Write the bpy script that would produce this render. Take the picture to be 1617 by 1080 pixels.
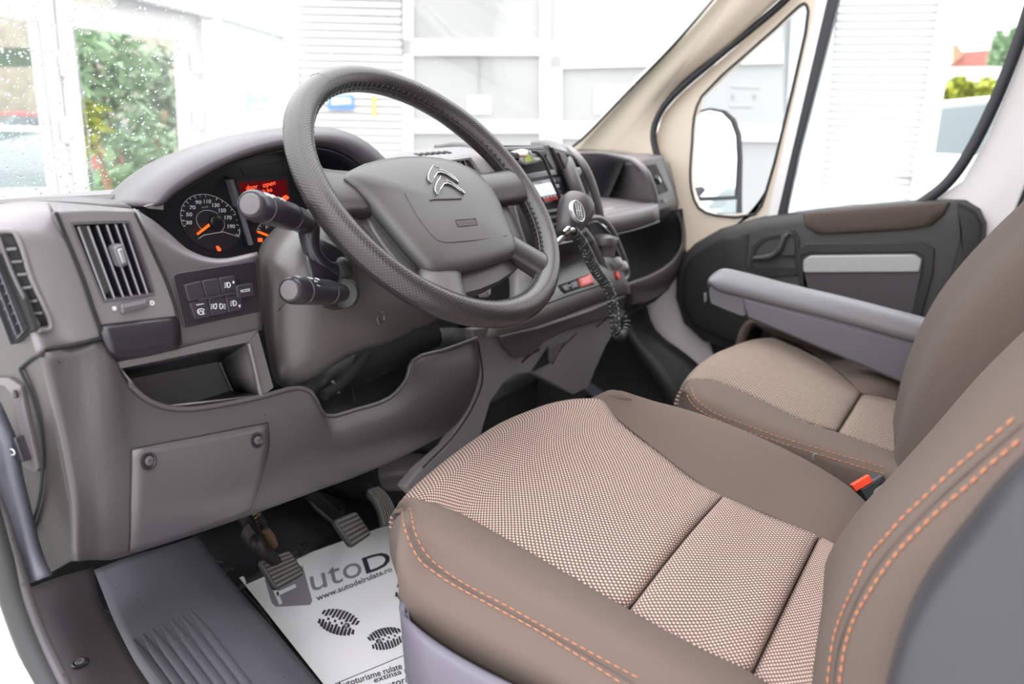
import bpy, bmesh, math, random
import numpy as np
from mathutils import Vector, Matrix
random.seed(7)
sc = bpy.context.scene
for o in list(bpy.data.objects): bpy.data.objects.remove(o)
R = math.radians
# ------------------------------------------------------------------ camera
# x = across the cab to the passenger door, y = towards the windscreen, z = up; the cab floor is z = .13
FPX, IW, IH = 1200., 1617, 1080
TH = R(59)
_d = np.array([-90., -4560., FPX]); _d /= np.linalg.norm(_d); _up = -_d
CF = np.array([math.sin(TH)*math.sqrt(1-_up[2]**2), math.cos(TH)*math.sqrt(1-_up[2]**2), _up[2]])
_h = np.array([math.cos(TH), -math.sin(TH), 0.]); _v = np.cross(_h, CF)
_k = _up[0]/_v[2]
CR = math.sqrt(1-_k*_k)*_h+_k*_v
CU = np.cross(CR, CF)
CC = np.array([-1.17, -.55, .86])
cam_d = bpy.data.cameras.new('camera'); cam = bpy.data.objects.new('camera', cam_d)
sc.collection.objects.link(cam); sc.camera = cam
cam_d.sensor_width = 36; cam_d.lens = FPX/IW*36; cam_d.clip_start = .02; cam_d.clip_end = 300
M = Matrix(((CR[0], CU[0], -CF[0], CC[0]), (CR[1], CU[1], -CF[1], CC[1]), (CR[2], CU[2], -CF[2], CC[2]), (0, 0, 0, 1)))
cam.matrix_world = M
cam_d.dof.use_dof = True; cam_d.dof.focus_distance = .95; cam_d.dof.aperture_fstop = 4.4
# ------------------------------------------------------------------ world and exposure
w = bpy.data.worlds.new('overcast_sky'); sc.world = w; w.use_nodes = True
bg = w.node_tree.nodes['Background']; bg.inputs[1].default_value = 1
# overcast dome, three times brighter overhead than at the horizon
_n = w.node_tree.nodes; _l = w.node_tree.links.new
_tc = _n.new('ShaderNodeTexCoord'); _sx = _n.new('ShaderNodeSeparateXYZ'); _mr = _n.new('ShaderNodeMapRange'); _mc = _n.new('ShaderNodeVectorMath'); _mc.operation = 'SCALE'
_mr.inputs[1].default_value = 0; _mr.inputs[2].default_value = 1; _mr.inputs[3].default_value = 2.2; _mr.inputs[4].default_value = 6.6
_l(_tc.outputs['Generated'], _sx.inputs[0]); _l(_sx.outputs['Z'], _mr.inputs[0]); _mc.inputs[0].default_value = (.985, .99, 1)
_l(_mr.outputs[0], _mc.inputs['Scale']); _l(_mc.outputs[0], bg.inputs[0])
sc.view_settings.view_transform = 'Standard'; sc.view_settings.look = 'None'
sc.view_settings.gamma = 1; sc.view_settings.use_curve_mapping = False
sc.view_settings.exposure = 0.0
sc.cycles.max_bounces = 8; sc.cycles.diffuse_bounces = 4; sc.cycles.transparent_max_bounces = 16
sc.cycles.caustics_reflective = False; sc.cycles.caustics_refractive = False
# ------------------------------------------------------------------ helpers
def A(*v): return np.array(v, float)
def ray(px, py): return CF+(px-IW/2)/FPX*CR-(py-IH/2)/FPX*CU
def at(px, py, X=None, Y=None, Z=None, P=None):
    """the point of the plane X=, Y=, Z= or P=(point, normal) that the photograph shows at a pixel"""
    r = ray(px, py)
    if X is not None: t = (X-CC[0])/r[0]
    elif Y is not None: t = (Y-CC[1])/r[1]
    elif Z is not None: t = (Z-CC[2])/r[2]
    else: t = ((P[0]-CC)@P[1])/(r@P[1])
    return CC+t*r
def pt(p):
    if isinstance(p, np.ndarray): return p
    if isinstance(p, Vector): return A(*p)
    if len(p) == 3: return at(p[0], p[1], Y=p[2])
    return at(p[0], p[1], **{p[2]: p[3]})
def off(P, d):
    n = P[1]/np.linalg.norm(P[1]); return (P[0]+n*d, P[1])
def unit(v): return v/np.linalg.norm(v)
MATS = {}
def mat(name, col=(.1, .1, .1), rough=.5, metal=0, spec=.5, bump=0, bscale=900, var=0, coat=0, emit=None, alpha=None, bdist=.0006, sheen=0, speck=None):
    m = bpy.data.materials.new(name); m.use_nodes = True; nt = m.node_tree; b = nt.nodes['Principled BSDF']
    b.inputs['Base Color'].default_value = (*col, 1); b.inputs['Roughness'].default_value = rough
    b.inputs['Metallic'].default_value = metal; b.inputs['Specular IOR Level'].default_value = spec
    b.inputs['Coat Weight'].default_value = coat; b.inputs['Sheen Weight'].default_value = sheen
    if emit: b.inputs['Emission Color'].default_value = (*emit[:3], 1); b.inputs['Emission Strength'].default_value = emit[3]
    tc = nt.nodes.new('ShaderNodeTexCoord')
    if bump:
        n = nt.nodes.new('ShaderNodeTexNoise'); n.inputs['Scale'].default_value = bscale; n.inputs['Detail'].default_value = 3
        nt.links.new(tc.outputs['Object'], n.inputs['Vector'])
        bp = nt.nodes.new('ShaderNodeBump'); bp.inputs['Strength'].default_value = bump; bp.inputs['Distance'].default_value = bdist
        nt.links.new(n.outputs['Fac'], bp.inputs['Height']); nt.links.new(bp.outputs['Normal'], b.inputs['Normal'])
    last = None
    if var:
        n = nt.nodes.new('ShaderNodeTexNoise'); n.inputs['Scale'].default_value = 6; n.inputs['Detail'].default_value = 6
        nt.links.new(tc.outputs['Object'], n.inputs['Vector'])
        mx = nt.nodes.new('ShaderNodeMix'); mx.data_type = 'RGBA'
        mx.inputs[6].default_value = tuple(c*(1-var) for c in col)+(1,); mx.inputs[7].default_value = tuple(min(1, c*(1+var)) for c in col)+(1,)
        nt.links.new(n.outputs['Fac'], mx.inputs[0]); last = mx.outputs[2]
    if speck:
        vo = nt.nodes.new('ShaderNodeTexVoronoi'); vo.inputs['Scale'].default_value = speck[0]; vo.inputs['Randomness'].default_value = 1
        nt.links.new(tc.outputs['Object'], vo.inputs['Vector'])
        cr = nt.nodes.new('ShaderNodeMath'); cr.operation = 'LESS_THAN'; cr.inputs[1].default_value = speck[1]
        nt.links.new(vo.outputs['Distance'], cr.inputs[0])
        mx = nt.nodes.new('ShaderNodeMix'); mx.data_type = 'RGBA'; mx.inputs[6].default_value = (*col, 1)
        if last: nt.links.new(last, mx.inputs[6])
        mx.inputs[7].default_value = (*speck[2], 1); nt.links.new(cr.outputs[0], mx.inputs[0]); last = mx.outputs[2]
    if last: nt.links.new(last, b.inputs['Base Color'])
    MATS[name] = m; return m
def dots(name, base, dot, pitch, rad, rough, bumpd, soft=.12, sheen=.3):
    m = mat(name, base, rough, sheen=sheen); nt = m.node_tree; b = nt.nodes['Principled BSDF']
    L = nt.links.new
    uv = nt.nodes.new('ShaderNodeUVMap')
    sc_ = nt.nodes.new('ShaderNodeVectorMath'); sc_.operation = 'SCALE'; sc_.inputs['Scale'].default_value = 1/pitch; L(uv.outputs[0], sc_.inputs[0])
    ds = []
    for o in (0, .5):
        a = nt.nodes.new('ShaderNodeVectorMath'); a.operation = 'ADD'; a.inputs[1].default_value = (o, o, 0); L(sc_.outputs[0], a.inputs[0])
        fr = nt.nodes.new('ShaderNodeVectorMath'); fr.operation = 'FRACTION'; L(a.outputs[0], fr.inputs[0])
        su = nt.nodes.new('ShaderNodeVectorMath'); su.operation = 'SUBTRACT'; su.inputs[1].default_value = (.5, .5, 0); L(fr.outputs[0], su.inputs[0])
        le = nt.nodes.new('ShaderNodeVectorMath'); le.operation = 'LENGTH'; L(su.outputs[0], le.inputs[0]); ds.append(le)
    mn = nt.nodes.new('ShaderNodeMath'); mn.operation = 'MINIMUM'; L(ds[0].outputs['Value'], mn.inputs[0]); L(ds[1].outputs['Value'], mn.inputs[1])
    mr = nt.nodes.new('ShaderNodeMapRange'); mr.inputs[1].default_value = rad+soft; mr.inputs[2].default_value = rad-soft; L(mn.outputs[0], mr.inputs[0])
    mx = nt.nodes.new('ShaderNodeMix'); mx.data_type = 'RGBA'; mx.inputs[6].default_value = (*base, 1); mx.inputs[7].default_value = (*dot, 1)
    L(mr.outputs[0], mx.inputs[0]); L(mx.outputs[2], b.inputs['Base Color'])
    bp = nt.nodes.new('ShaderNodeBump'); bp.inputs['Strength'].default_value = .6; bp.inputs['Distance'].default_value = bumpd
    L(mr.outputs[0], bp.inputs['Height']); L(bp.outputs['Normal'], b.inputs['Normal'])
    return m
def glass(name, tint=(.985, .995, .99), refl=.025):
    m = bpy.data.materials.new(name); m.use_nodes = True; nt = m.node_tree; nt.nodes.clear()
    o = nt.nodes.new('ShaderNodeOutputMaterial'); t = nt.nodes.new('ShaderNodeBsdfTransparent'); g = nt.nodes.new('ShaderNodeBsdfGlossy')
    t.inputs[0].default_value = (*tint, 1); g.inputs['Roughness'].default_value = .02
    x = nt.nodes.new('ShaderNodeMixShader'); f = nt.nodes.new('ShaderNodeFresnel'); f.inputs[0].default_value = 1.3
    mu = nt.nodes.new('ShaderNodeMath'); mu.operation = 'MULTIPLY'; mu.inputs[1].default_value = refl*10
    nt.links.new(f.outputs[0], mu.inputs[0]); nt.links.new(mu.outputs[0], x.inputs[0])
    nt.links.new(t.outputs[0], x.inputs[1]); nt.links.new(g.outputs[0], x.inputs[2]); nt.links.new(x.outputs[0], o.inputs[0])
    MATS[name] = m; return m
ORG = {}
def thing(name, label, cat, loc=(0, 0, 0), group=None, kind=None):
    o = bpy.data.objects.new(name, None); sc.collection.objects.link(o); o.empty_display_size = .02
    o.location = tuple(loc); ORG[o.name] = A(*loc)
    tag(o, label, cat, group, kind); return o
def tag(o, label=None, cat=None, group=None, kind=None):
    if label: o['label'] = label
    if cat: o['category'] = cat
    if group: o['group'] = group
    if kind: o['kind'] = kind
    return o
def mk(name, V, Fc, m, parent=None, smooth=True, uv=None, label=None, weld=False, fix=False, solid=0, bevel=0, soff=-1):
    org = ORG[parent.name] if parent else A(0, 0, 0)
    me = bpy.data.meshes.new(name)
    V = [np.asarray(v, float) for v in V]
    me.from_pydata([tuple(v-org) for v in V], [], [tuple(int(i) for i in f) for f in Fc])
    if uv is not None:
        l = me.uv_layers.new(name='UVMap')
        for lp in me.loops: l.data[lp.index].uv = uv[lp.vertex_index]
    if weld or fix:
        bm = bmesh.new(); bm.from_mesh(me)
        if weld: bmesh.ops.remove_doubles(bm, verts=bm.verts, dist=1e-5)
        bmesh.ops.recalc_face_normals(bm, faces=bm.faces); bm.to_mesh(me); bm.free()
    o = bpy.data.objects.new(name, me); sc.collection.objects.link(o)
    if m: me.materials.append(MATS[m] if isinstance(m, str) else m)
    if smooth: me.shade_smooth()
    if parent: o.parent = parent
    ORG[o.name] = org
    if solid:
        s = o.modifiers.new('thickness', 'SOLIDIFY'); s.thickness = solid; s.offset = soff
    if bevel:
        b = o.modifiers.new('edge', 'BEVEL'); b.width = bevel; b.segments = 2; b.limit_method = 'ANGLE'; b.angle_limit = R(40)
    if smooth and fix: me.set_sharp_from_angle(angle=R(40))
    if label: o['label'] = label
    return o
def cr(P, n, closed=False):
    """Catmull-Rom through the points, n steps per span"""
    P = [np.asarray(p, float) for p in P]
    if len(P) == 2 and not closed: return [P[0]*(1-i/n)+P[1]*i/n for i in range(n+1)]
    out = []; N = len(P); S = N if closed else N-1
    for i in range(S):
        p1, p2 = P[i % N], P[(i+1) % N]
        p0 = P[(i-1) % N] if closed or i > 0 else 2*p1-p2
        p3 = P[(i+2) % N] if closed or i+2 < N else 2*p2-p1
        # centripetal weights keep the curve tight around uneven points
        d1 = max(np.linalg.norm(p2-p1)**.5, 1e-6); d0 = max(np.linalg.norm(p1-p0)**.5, 1e-6); d2 = max(np.linalg.norm(p3-p2)**.5, 1e-6)
        if np.linalg.norm(p2-p1) < 1e-9: out += [p1]*n; continue
        m1 = (d1*d1*(p1-p0)/(d0*(d0+d1))*1+d0*d0*(p2-p1)/(d1*(d0+d1))*1)*1.0
        m2 = (d1*d1*(p3-p2)/(d2*(d2+d1))+d2*d2*(p2-p1)/(d1*(d2+d1)))
        m1 *= d1/ d1; m2 *= 1
        m1 = ((p1-p0)/d0-(p2-p0)/(d0+d1)+(p2-p1)/d1)*d1
        m2 = ((p2-p1)/d1-(p3-p1)/(d1+d2)+(p3-p2)/d2)*d1
        for k in range(n):
            t = k/n; t2, t3 = t*t, t*t*t
            out.append((2*t3-3*t2+1)*p1+(t3-2*t2+t)*m1+(-2*t3+3*t2)*p2+(t3-t2)*m2)
    if not closed: out.append(P[-1])
    return out
def grid(rows, du=4, dv=4):
    rows = [cr([pt(p) for p in r], du) if du > 1 else [pt(p) for p in r] for r in rows]
    if dv > 1:
        cols = list(zip(*rows)); cols = [cr(c, dv) for c in cols]; rows = [list(r) for r in zip(*cols)]
    return rows
def patch(name, rows, m, parent=None, du=4, dv=4, thick=.004, label=None, uvs=1, ref=None, bevel=0, smooth=True, origin_uv=(0, 0)):
    """a curved sheet through rows of points, thickened away from the side facing the cab"""
    G = grid(rows, du, dv); nr, nc = len(G), len(G[0]); V = [p for r in G for p in r]
    Fc = [(i*nc+j, i*nc+j+1, (i+1)*nc+j+1, (i+1)*nc+j) for i in range(nr-1) for j in range(nc-1)]
    c = V[(nr//2)*nc+nc//2]
    a = np.cross(G[nr//2][min(nc-1, nc//2+1)]-G[nr//2][nc//2-1], G[min(nr-1, nr//2+1)][nc//2]-G[nr//2-1][nc//2])
    tgt = (CC if ref is None else np.asarray(ref, float))-c
    if a@tgt < 0: Fc = [f[::-1] for f in Fc]
    mid = nc//2
    vv = [0]
    for i in range(1, nr): vv.append(vv[-1]+np.linalg.norm(G[i][mid]-G[i-1][mid]))
    uv = []
    for i in range(nr):
        L = [0]
        for j in range(1, nc): L.append(L[-1]+np.linalg.norm(G[i][j]-G[i][j-1]))
        uv += [((l-L[mid])*uvs+origin_uv[0], vv[i]*uvs+origin_uv[1]) for l in L]
    return mk(name, V, Fc, m, parent, smooth, uv, label, solid=thick, bevel=bevel)
def roundc(P, r, n=4):
    """round the corners of a polygon (list of 3-D points)"""
    if not r: return P
    out = []; N = len(P)
    for i in range(N):
        a, b, c = P[i-1], P[i], P[(i+1) % N]
        u, v = a-b, c-b; lu, lv = np.linalg.norm(u), np.linalg.norm(v)
        k = min(r, lu*.45, lv*.45); s, e = b+u/lu*k, b+v/lv*k
        for q in range(n+1):
            t = q/n; out.append((1-t)**2*s+2*t*(1-t)*b+t*t*e)
    return out
def nrm(P):
    n = np.zeros(3)
    for i in range(len(P)): n += np.cross(P[i-1], P[i])
    n = unit(n); c = sum(P)/len(P)
    return n if n@(CC-c) > 0 else -n
def plate(name, P, m, parent=None, h=.004, rnd=0, bevel=.0008, lift=0, label=None, n=None, smooth=True, curve=0):
    """a flat piece with its outline on a plane: top face lifted by lift, body h deep behind it"""
    P = [pt(p) for p in P]; nn = nrm(P) if n is None else unit(np.asarray(n, float))
    if curve: P = cr(P, curve, True)
    P = roundc(P, rnd); N = len(P)
    V = [p+nn*lift for p in P]+[p+nn*(lift-h) for p in P]
    Fc = [tuple(range(N)), tuple(range(2*N-1, N-1, -1))]+[(i, i+N, (i+1) % N+N, (i+1) % N) for i in range(N)]
    return mk(name, V, Fc, m, parent, smooth, label=label, fix=True, bevel=bevel)
def resample(P, n):
    P = P+[P[0]]; L = [0]
    for i in range(1, len(P)): L.append(L[-1]+np.linalg.norm(P[i]-P[i-1]))
    out = []; j = 0
    for k in range(n):
        d = L[-1]*k/n
        while L[j+1] < d: j += 1
        t = (d-L[j])/max(1e-9, L[j+1]-L[j]); out.append(P[j]*(1-t)+P[j+1]*t)
    return out
def ring(name, O, I, m, parent=None, h=.006, rnd=0, rin=0, lift=0, bevel=.0008, label=None, nseg=72, n=None, smooth=True):
    """a frame: outline O with the opening I cut out; both start at the same corner and turn the same way"""
    O = [pt(p) for p in O]; I = [pt(p) for p in I]; nn = nrm(O) if n is None else unit(np.asarray(n, float))
    if len(O) == len(I) and len(O) <= 14:
        def seg(P, r):
            out = []; N = len(P); q = max(2, nseg//N)
            P2 = []
            for i in range(N):
                a, b, c = P[i-1], P[i], P[(i+1) % N]; u, v = a-b, c-b; lu, lv = np.linalg.norm(u), np.linalg.norm(v)
                k = min(r, lu*.45, lv*.45) if r else 0
                s, e = (b+u/lu*k, b+v/lv*k) if k else (b, b)
                P2.append([(1-t)**2*s+2*t*(1-t)*b+t*t*e for t in (0, .25, .5, .75, 1)] if r else [b])
            for i in range(N):
                out += P2[i]; e, s = P2[i][-1], P2[(i+1) % N][0]
                out += [e*(1-k/q)+s*k/q for k in range(1, q)]
            return out
        big = rnd or rin
        O, I = seg(O, rnd or (1e-5 if big else 0)), seg(I, rin or (1e-5 if big else 0))
    else: O, I = resample(roundc(O, rnd), nseg), resample(roundc(I, rin), nseg)
    N = len(O); V = [p+nn*lift for p in O]+[p+nn*lift for p in I]+[p+nn*(lift-h) for p in O]+[p+nn*(lift-h) for p in I]
    Fc = []
    for i in range(N):
        j = (i+1) % N
        Fc += [(i, j, N+j, N+i), (2*N+j, 2*N+i, 3*N+i, 3*N+j), (j, i, 2*N+i, 2*N+j), (N+i, N+j, 3*N+j, 3*N+i)]
    return mk(name, V, Fc, m, parent, smooth, label=label, fix=True, bevel=bevel)
def dome(name, O, m, parent=None, prof=((1, -.02), (1, 0), (.97, .004), (.85, .01), (.5, .015)), n=None, label=None, smooth=True, curve=0, rnd=0, center=None):
    O = [pt(p) for p in O]; nn = nrm(O) if n is None else unit(np.asarray(n, float))
    if curve: O = cr(O, curve, True)
    O = roundc(O, rnd)
    c = sum(O)/len(O) if center is None else pt(center); N = len(O); V = []
    for s, h in prof: V += [c+(p-c)*s+nn*h for p in O]
    V.append(c+nn*prof[-1][1]); K = len(prof); Fc = []
    for k in range(K-1):
        Fc += [(k*N+i, k*N+(i+1) % N, (k+1)*N+(i+1) % N, (k+1)*N+i) for i in range(N)]
    Fc += [((K-1)*N+i, (K-1)*N+(i+1) % N, K*N) for i in range(N)]+[tuple(range(N))]
    o = mk(name, V, Fc, m, parent, smooth, label=label, fix=True)
    if smooth: o.data.set_sharp_from_angle(angle=R(50))
    return o
def tube(name, P, r, m, parent=None, n=10, du=4, closed=False, label=None, caps=True, flat=None, smooth=True, rs=None):
    """a tube through the points; r a number or one radius per point; flat=(normal, ratio) squashes the section"""
    P = [pt(p) for p in P]; K = len(P)
    rr = [r]*K if np.isscalar(r) else list(r)
    Q = cr([np.append(p, q) for p, q in zip(P, rr)], du, closed) if du > 1 else [np.append(p, q) for p, q in zip(P, rr)]
    C_ = [q[:3] for q in Q]; rr = [q[3] for q in Q]; N = len(C_); V = []
    t0 = unit(C_[1]-C_[0]); ref = A(0, 0, 1) if abs(t0[2]) < .9 else A(1, 0, 0)
    u = unit(np.cross(t0, ref))
    for i in range(N):
        a = C_[(i-1) % N] if closed or i > 0 else C_[0]; b = C_[(i+1) % N] if closed or i < N-1 else C_[-1]
        t = unit(b-a) if np.linalg.norm(b-a) > 1e-9 else t0
        if flat is not None: u = unit(np.cross(t, flat[0]))
        else: u = unit(u-(u@t)*t)
        v = np.cross(t, u)
        for k in range(n):
            an = 2*math.pi*k/n; V.append(C_[i]+rr[i]*(math.cos(an)*u+math.sin(an)*v*(flat[1] if flat is not None else 1)))
    Fc = []
    for i in range(N if closed else N-1):
        j = (i+1) % N; Fc += [(i*n+k, i*n+(k+1) % n, j*n+(k+1) % n, j*n+k) for k in range(n)]
    if caps and not closed: Fc += [tuple(range(n-1, -1, -1)), tuple((N-1)*n+k for k in range(n))]
    o = mk(name, V, Fc, m, parent, smooth, label=label)
    if smooth and caps and not closed: o.data.set_sharp_from_angle(angle=R(60))
    return o
def rev(name, base, axis, prof, m, parent=None, n=28, label=None, smooth=True, sx=1, updir=None):
    """turned piece: prof = (radius, height along axis)"""
    base = pt(base); a = unit(np.asarray(axis, float)); ref = (A(0, 0, 1) if abs(a[2]) < .9 else A(1, 0, 0)) if updir is None else np.asarray(updir, float)
    u = unit(np.cross(ref, a)); v = np.cross(a, u); V = []; K = len(prof)
    for r_, h in prof:
        for k in range(n):
            an = 2*math.pi*k/n; V.append(base+a*h+r_*(math.cos(an)*u*sx+math.sin(an)*v))
    Fc = [(k*n+i, k*n+(i+1) % n, (k+1)*n+(i+1) % n, (k+1)*n+i) for k in range(K-1) for i in range(n)]
    Fc += [tuple(range(n-1, -1, -1)), tuple((K-1)*n+i for i in range(n))]
    o = mk(name, V, Fc, m, parent, smooth, label=label, fix=True)
    if smooth: o.data.set_sharp_from_angle(angle=R(38))
    return o
def boxx(name, c, ax, ay, az, m, parent=None, bevel=.001, label=None, smooth=True):
    """box given by its centre and three half-axis vectors"""
    c, ax, ay, az = (np.asarray(q, float) for q in (c, ax, ay, az)); V = [c+i*ax+j*ay+k*az for i in (-1, 1) for j in (-1, 1) for k in (-1, 1)]
    Fc = [(0, 1, 3, 2), (4, 6, 7, 5), (0, 4, 5, 1), (2, 3, 7, 6), (0, 2, 6, 4), (1, 5, 7, 3)]
    return mk(name, V, Fc, m, parent, smooth, label=label, fix=True, bevel=bevel)
def aabb(name, lo, hi, m, parent=None, bevel=0, label=None):
    lo, hi = A(*lo), A(*hi); c = (lo+hi)/2; d = (hi-lo)/2
    return boxx(name, c, (d[0], 0, 0), (0, d[1], 0), (0, 0, d[2]), m, parent, bevel, label, smooth=bevel > 0)
_TX = {}
def text(body, bl, br, tl, m, parent=None, name='lettering', lift=.0004, label=None, bold=0, ext=.0):
    """lettering laid on a surface: its box runs from bl along br and up to tl"""
    bl, br, tl = pt(bl), pt(br), pt(tl)
    if (body, bold) not in _TX:
        cu = bpy.data.curves.new('t', 'FONT'); cu.body = body; cu.resolution_u = 3; cu.offset = bold; cu.fill_mode = 'FRONT' if False else 'BOTH'
        o = bpy.data.objects.new('t', cu); sc.collection.objects.link(o); bpy.context.view_layer.update()
        me = bpy.data.meshes.new_from_object(o.evaluated_get(bpy.context.evaluated_depsgraph_get()))
        V = [A(*v.co) for v in me.vertices]; Fc = [tuple(p.vertices) for p in me.polygons]
        bpy.data.objects.remove(o); bpy.data.meshes.remove(me)
        mn, mx = np.min(V, 0), np.max(V, 0); _TX[(body, bold)] = ([(v-mn)/np.maximum(mx-mn, 1e-9) for v in V], Fc)
    V, Fc = _TX[(body, bold)]; ex, ey = br-bl, tl-bl; n = unit(np.cross(ex, ey)); n = n if n@(CC-bl) > 0 else -n
    return mk(name, [bl+v[0]*ex+v[1]*ey+n*lift for v in V], Fc, m, parent, False, label=label)
def strip(name, pts, wd, m, parent=None, lift=.0004, P=None, n=None, label=None, closed=False):
    """a flat printed line of width wd along points on a plane"""
    pts = [pt(p) for p in pts]; nn = n if n is not None else nrm(pts+[pts[0]+CU*.01]); V = []; N = len(pts)
    for i in range(N):
        a = pts[(i-1) % N] if closed or i else pts[0]; b = pts[(i+1) % N] if closed or i < N-1 else pts[-1]
        s = unit(np.cross(b-a, nn))*wd/2; V += [pts[i]+s+nn*lift, pts[i]-s+nn*lift]
    Fc = [(2*i, 2*i+1, 2*((i+1) % N)+1, 2*((i+1) % N)) for i in range(N if closed else N-1)]
    return mk(name, V, Fc, m, parent, False, label=label)
def joinparts(name, pieces, m, parent=None, smooth=False, label=None, kind=None):
    """several (verts, faces) as one mesh"""
    V, Fc = [], []
    for v, f in pieces:
        k = len(V); V += list(v); Fc += [tuple(i+k for i in q) for q in f]
    o = mk(name, V, Fc, m, parent, smooth, label=label)
    if kind: o['kind'] = kind
    return o
# ------------------------------------------------------------------ materials
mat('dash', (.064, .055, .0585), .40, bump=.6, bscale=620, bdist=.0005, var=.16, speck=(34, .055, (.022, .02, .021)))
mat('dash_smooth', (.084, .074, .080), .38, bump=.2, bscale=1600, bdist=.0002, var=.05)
mat('dash_top', (.150, .138, .146), .40, bump=.3, bscale=1300, bdist=.0003)  # paler than the hood: daylight on end cap and passenger side put into colour
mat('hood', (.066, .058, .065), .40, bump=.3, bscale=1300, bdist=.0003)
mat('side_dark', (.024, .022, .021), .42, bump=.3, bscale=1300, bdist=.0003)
mat('console', (.115, .109, .111), .42, bump=.25, bscale=1500, bdist=.0002)
mat('shroud', (.070, .062, .062), .38, bump=.3, bscale=1500, bdist=.0002, speck=(38, .045, (.06, .055, .055)))
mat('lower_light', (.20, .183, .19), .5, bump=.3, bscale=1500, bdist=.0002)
mat('bezel', (.02, .018, .023), .32)
mat('button', (.03, .028, .034), .4)
mat('black', (.018, .018, .02), .45)
mat('cord_black', (.03, .03, .032), .3)
mat('void', (.006, .006, .007), .8)
mat('rubber', (.03, .03, .032), .6)
mat('rubber_worn', (.11, .095, .085), .75, var=.3)
mat('vent', (.10, .095, .105), .35)
mat('vent_light', (.26, .25, .27), .35)
mat('chrome', (.6, .6, .62), .2, metal=1)
mat('silver', (.45, .45, .47), .35, metal=.7)
mat('silver_plastic', (.2, .195, .21), .4)
mat('steel_dirty', (.014, .012, .011), .6, metal=.4, var=.4)
mat('rusty', (.14, .08, .05), .7, metal=.3, var=.4)
mat('cluster', (.028, .026, .03), .3)
mat('dial', (.04, .036, .042), .35)
mat('print_white', (.85, .85, .87), .5)
mat('icon_white', (.55, .55, .58), .5)
mat('needle', (.95, .2, .02), .4, emit=(1, .16, .02, .8))
mat('red_lit', (.5, .05, .02), .4, emit=(1, .10, .03, 1.6))
mat('lcd_red', (.10, .006, .008), .25, emit=(.4, .006, .01, .16))
mat('red_plastic', (.55, .05, .05), .35)
mat('red_button', (.75, .16, .16), .4)
mat('lcd_green', (.32, .36, .05), .3, emit=(.3, .33, .04, .25))
mat('screen_white', (.7, .72, .74), .15, emit=(.8, .85, .9, .5))
mat('cream', (.66, .57, .475), .5, bump=.1, bscale=900)
mat('paint_white', (.8, .78, .8), .3, coat=.4)
mat('jamb', (.8, .73, .74), .5)
mat('door_dark', (.014, .013, .015), .5, bump=.3, bscale=1200, bdist=.0003)
mat('door_grey', (.042, .039, .041), .5, bump=.3, bscale=1200, bdist=.0003)
mat('door_purple', (.055, .05, .056), .5)
mat('door_light', (.36, .355, .36), .4)
mat('gasket', (.02, .021, .026), .5)
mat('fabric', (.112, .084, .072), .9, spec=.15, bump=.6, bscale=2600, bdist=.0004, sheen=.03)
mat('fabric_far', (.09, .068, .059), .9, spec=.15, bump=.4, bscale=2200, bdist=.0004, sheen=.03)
mat('thread', (.45, .17, .085), .7)
mat('seat_plastic', (.092, .085, .112), .45, bump=.2, bscale=1300, bdist=.0002)
mat('seat_shell', (.034, .034, .040), .4)
mat('floor_vinyl', (.105, .103, .125), .5, bump=.3, bscale=900, bdist=.0003, var=.1, speck=(60, .09, (.06, .055, .06)))
mat('sill_plastic', (.07, .063, .068), .38, bump=.5, bscale=900, bdist=.0004, speck=(70, .1, (.03, .03, .03)))
mat('strip_blue', (.085, .085, .11), .5, bump=.3, bscale=300, bdist=.001, var=.3)
mat('carpet', (.012, .012, .014), .95, bump=.8, bscale=800, bdist=.001)
mat('mat_dark', (.012, .012, .014), .55, bump=.4, bscale=500, bdist=.0005)
mat('paper', (.9, .88, .9), .6)
mat('print_grey', (.27, .255, .29), .6)
mat('print_dark', (.035, .032, .045), .6)
mat('print_light', (.6, .59, .63), .6)
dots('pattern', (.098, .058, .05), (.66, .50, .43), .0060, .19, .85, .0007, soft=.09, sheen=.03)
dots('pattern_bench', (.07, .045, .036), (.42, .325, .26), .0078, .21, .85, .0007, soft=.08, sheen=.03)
dots('leather', (.024, .019, .021), (.003, .003, .003), .0042, .15, .30, -.0004, soft=.08, sheen=0)
mat('leather_smooth', (.022, .018, .020), .32, bump=.4, bscale=700, bdist=.0004)
mat('hub', (.056, .053, .054), .42, bump=.25, bscale=1500, bdist=.0002)
mat('hub_dark', (.048, .041, .045), .42)
mat('armrest', (.115, .111, .118), .45, bump=.3, bscale=1000, bdist=.0003)
mat('armrest_side', (.115, .108, .126), .4, bump=.1)
glass('glass'); glass('glass_side', (.96, .98, .98), .05)
m = mat('droplet', (.95, .97, 1), .02, spec=.8); m.node_tree.nodes['Principled BSDF'].inputs['Transmission Weight'].default_value = 1
m.node_tree.nodes['Principled BSDF'].inputs['IOR'].default_value = 1.33
mat('mirror', (.95, .95, .96), .01, metal=1)
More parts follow.
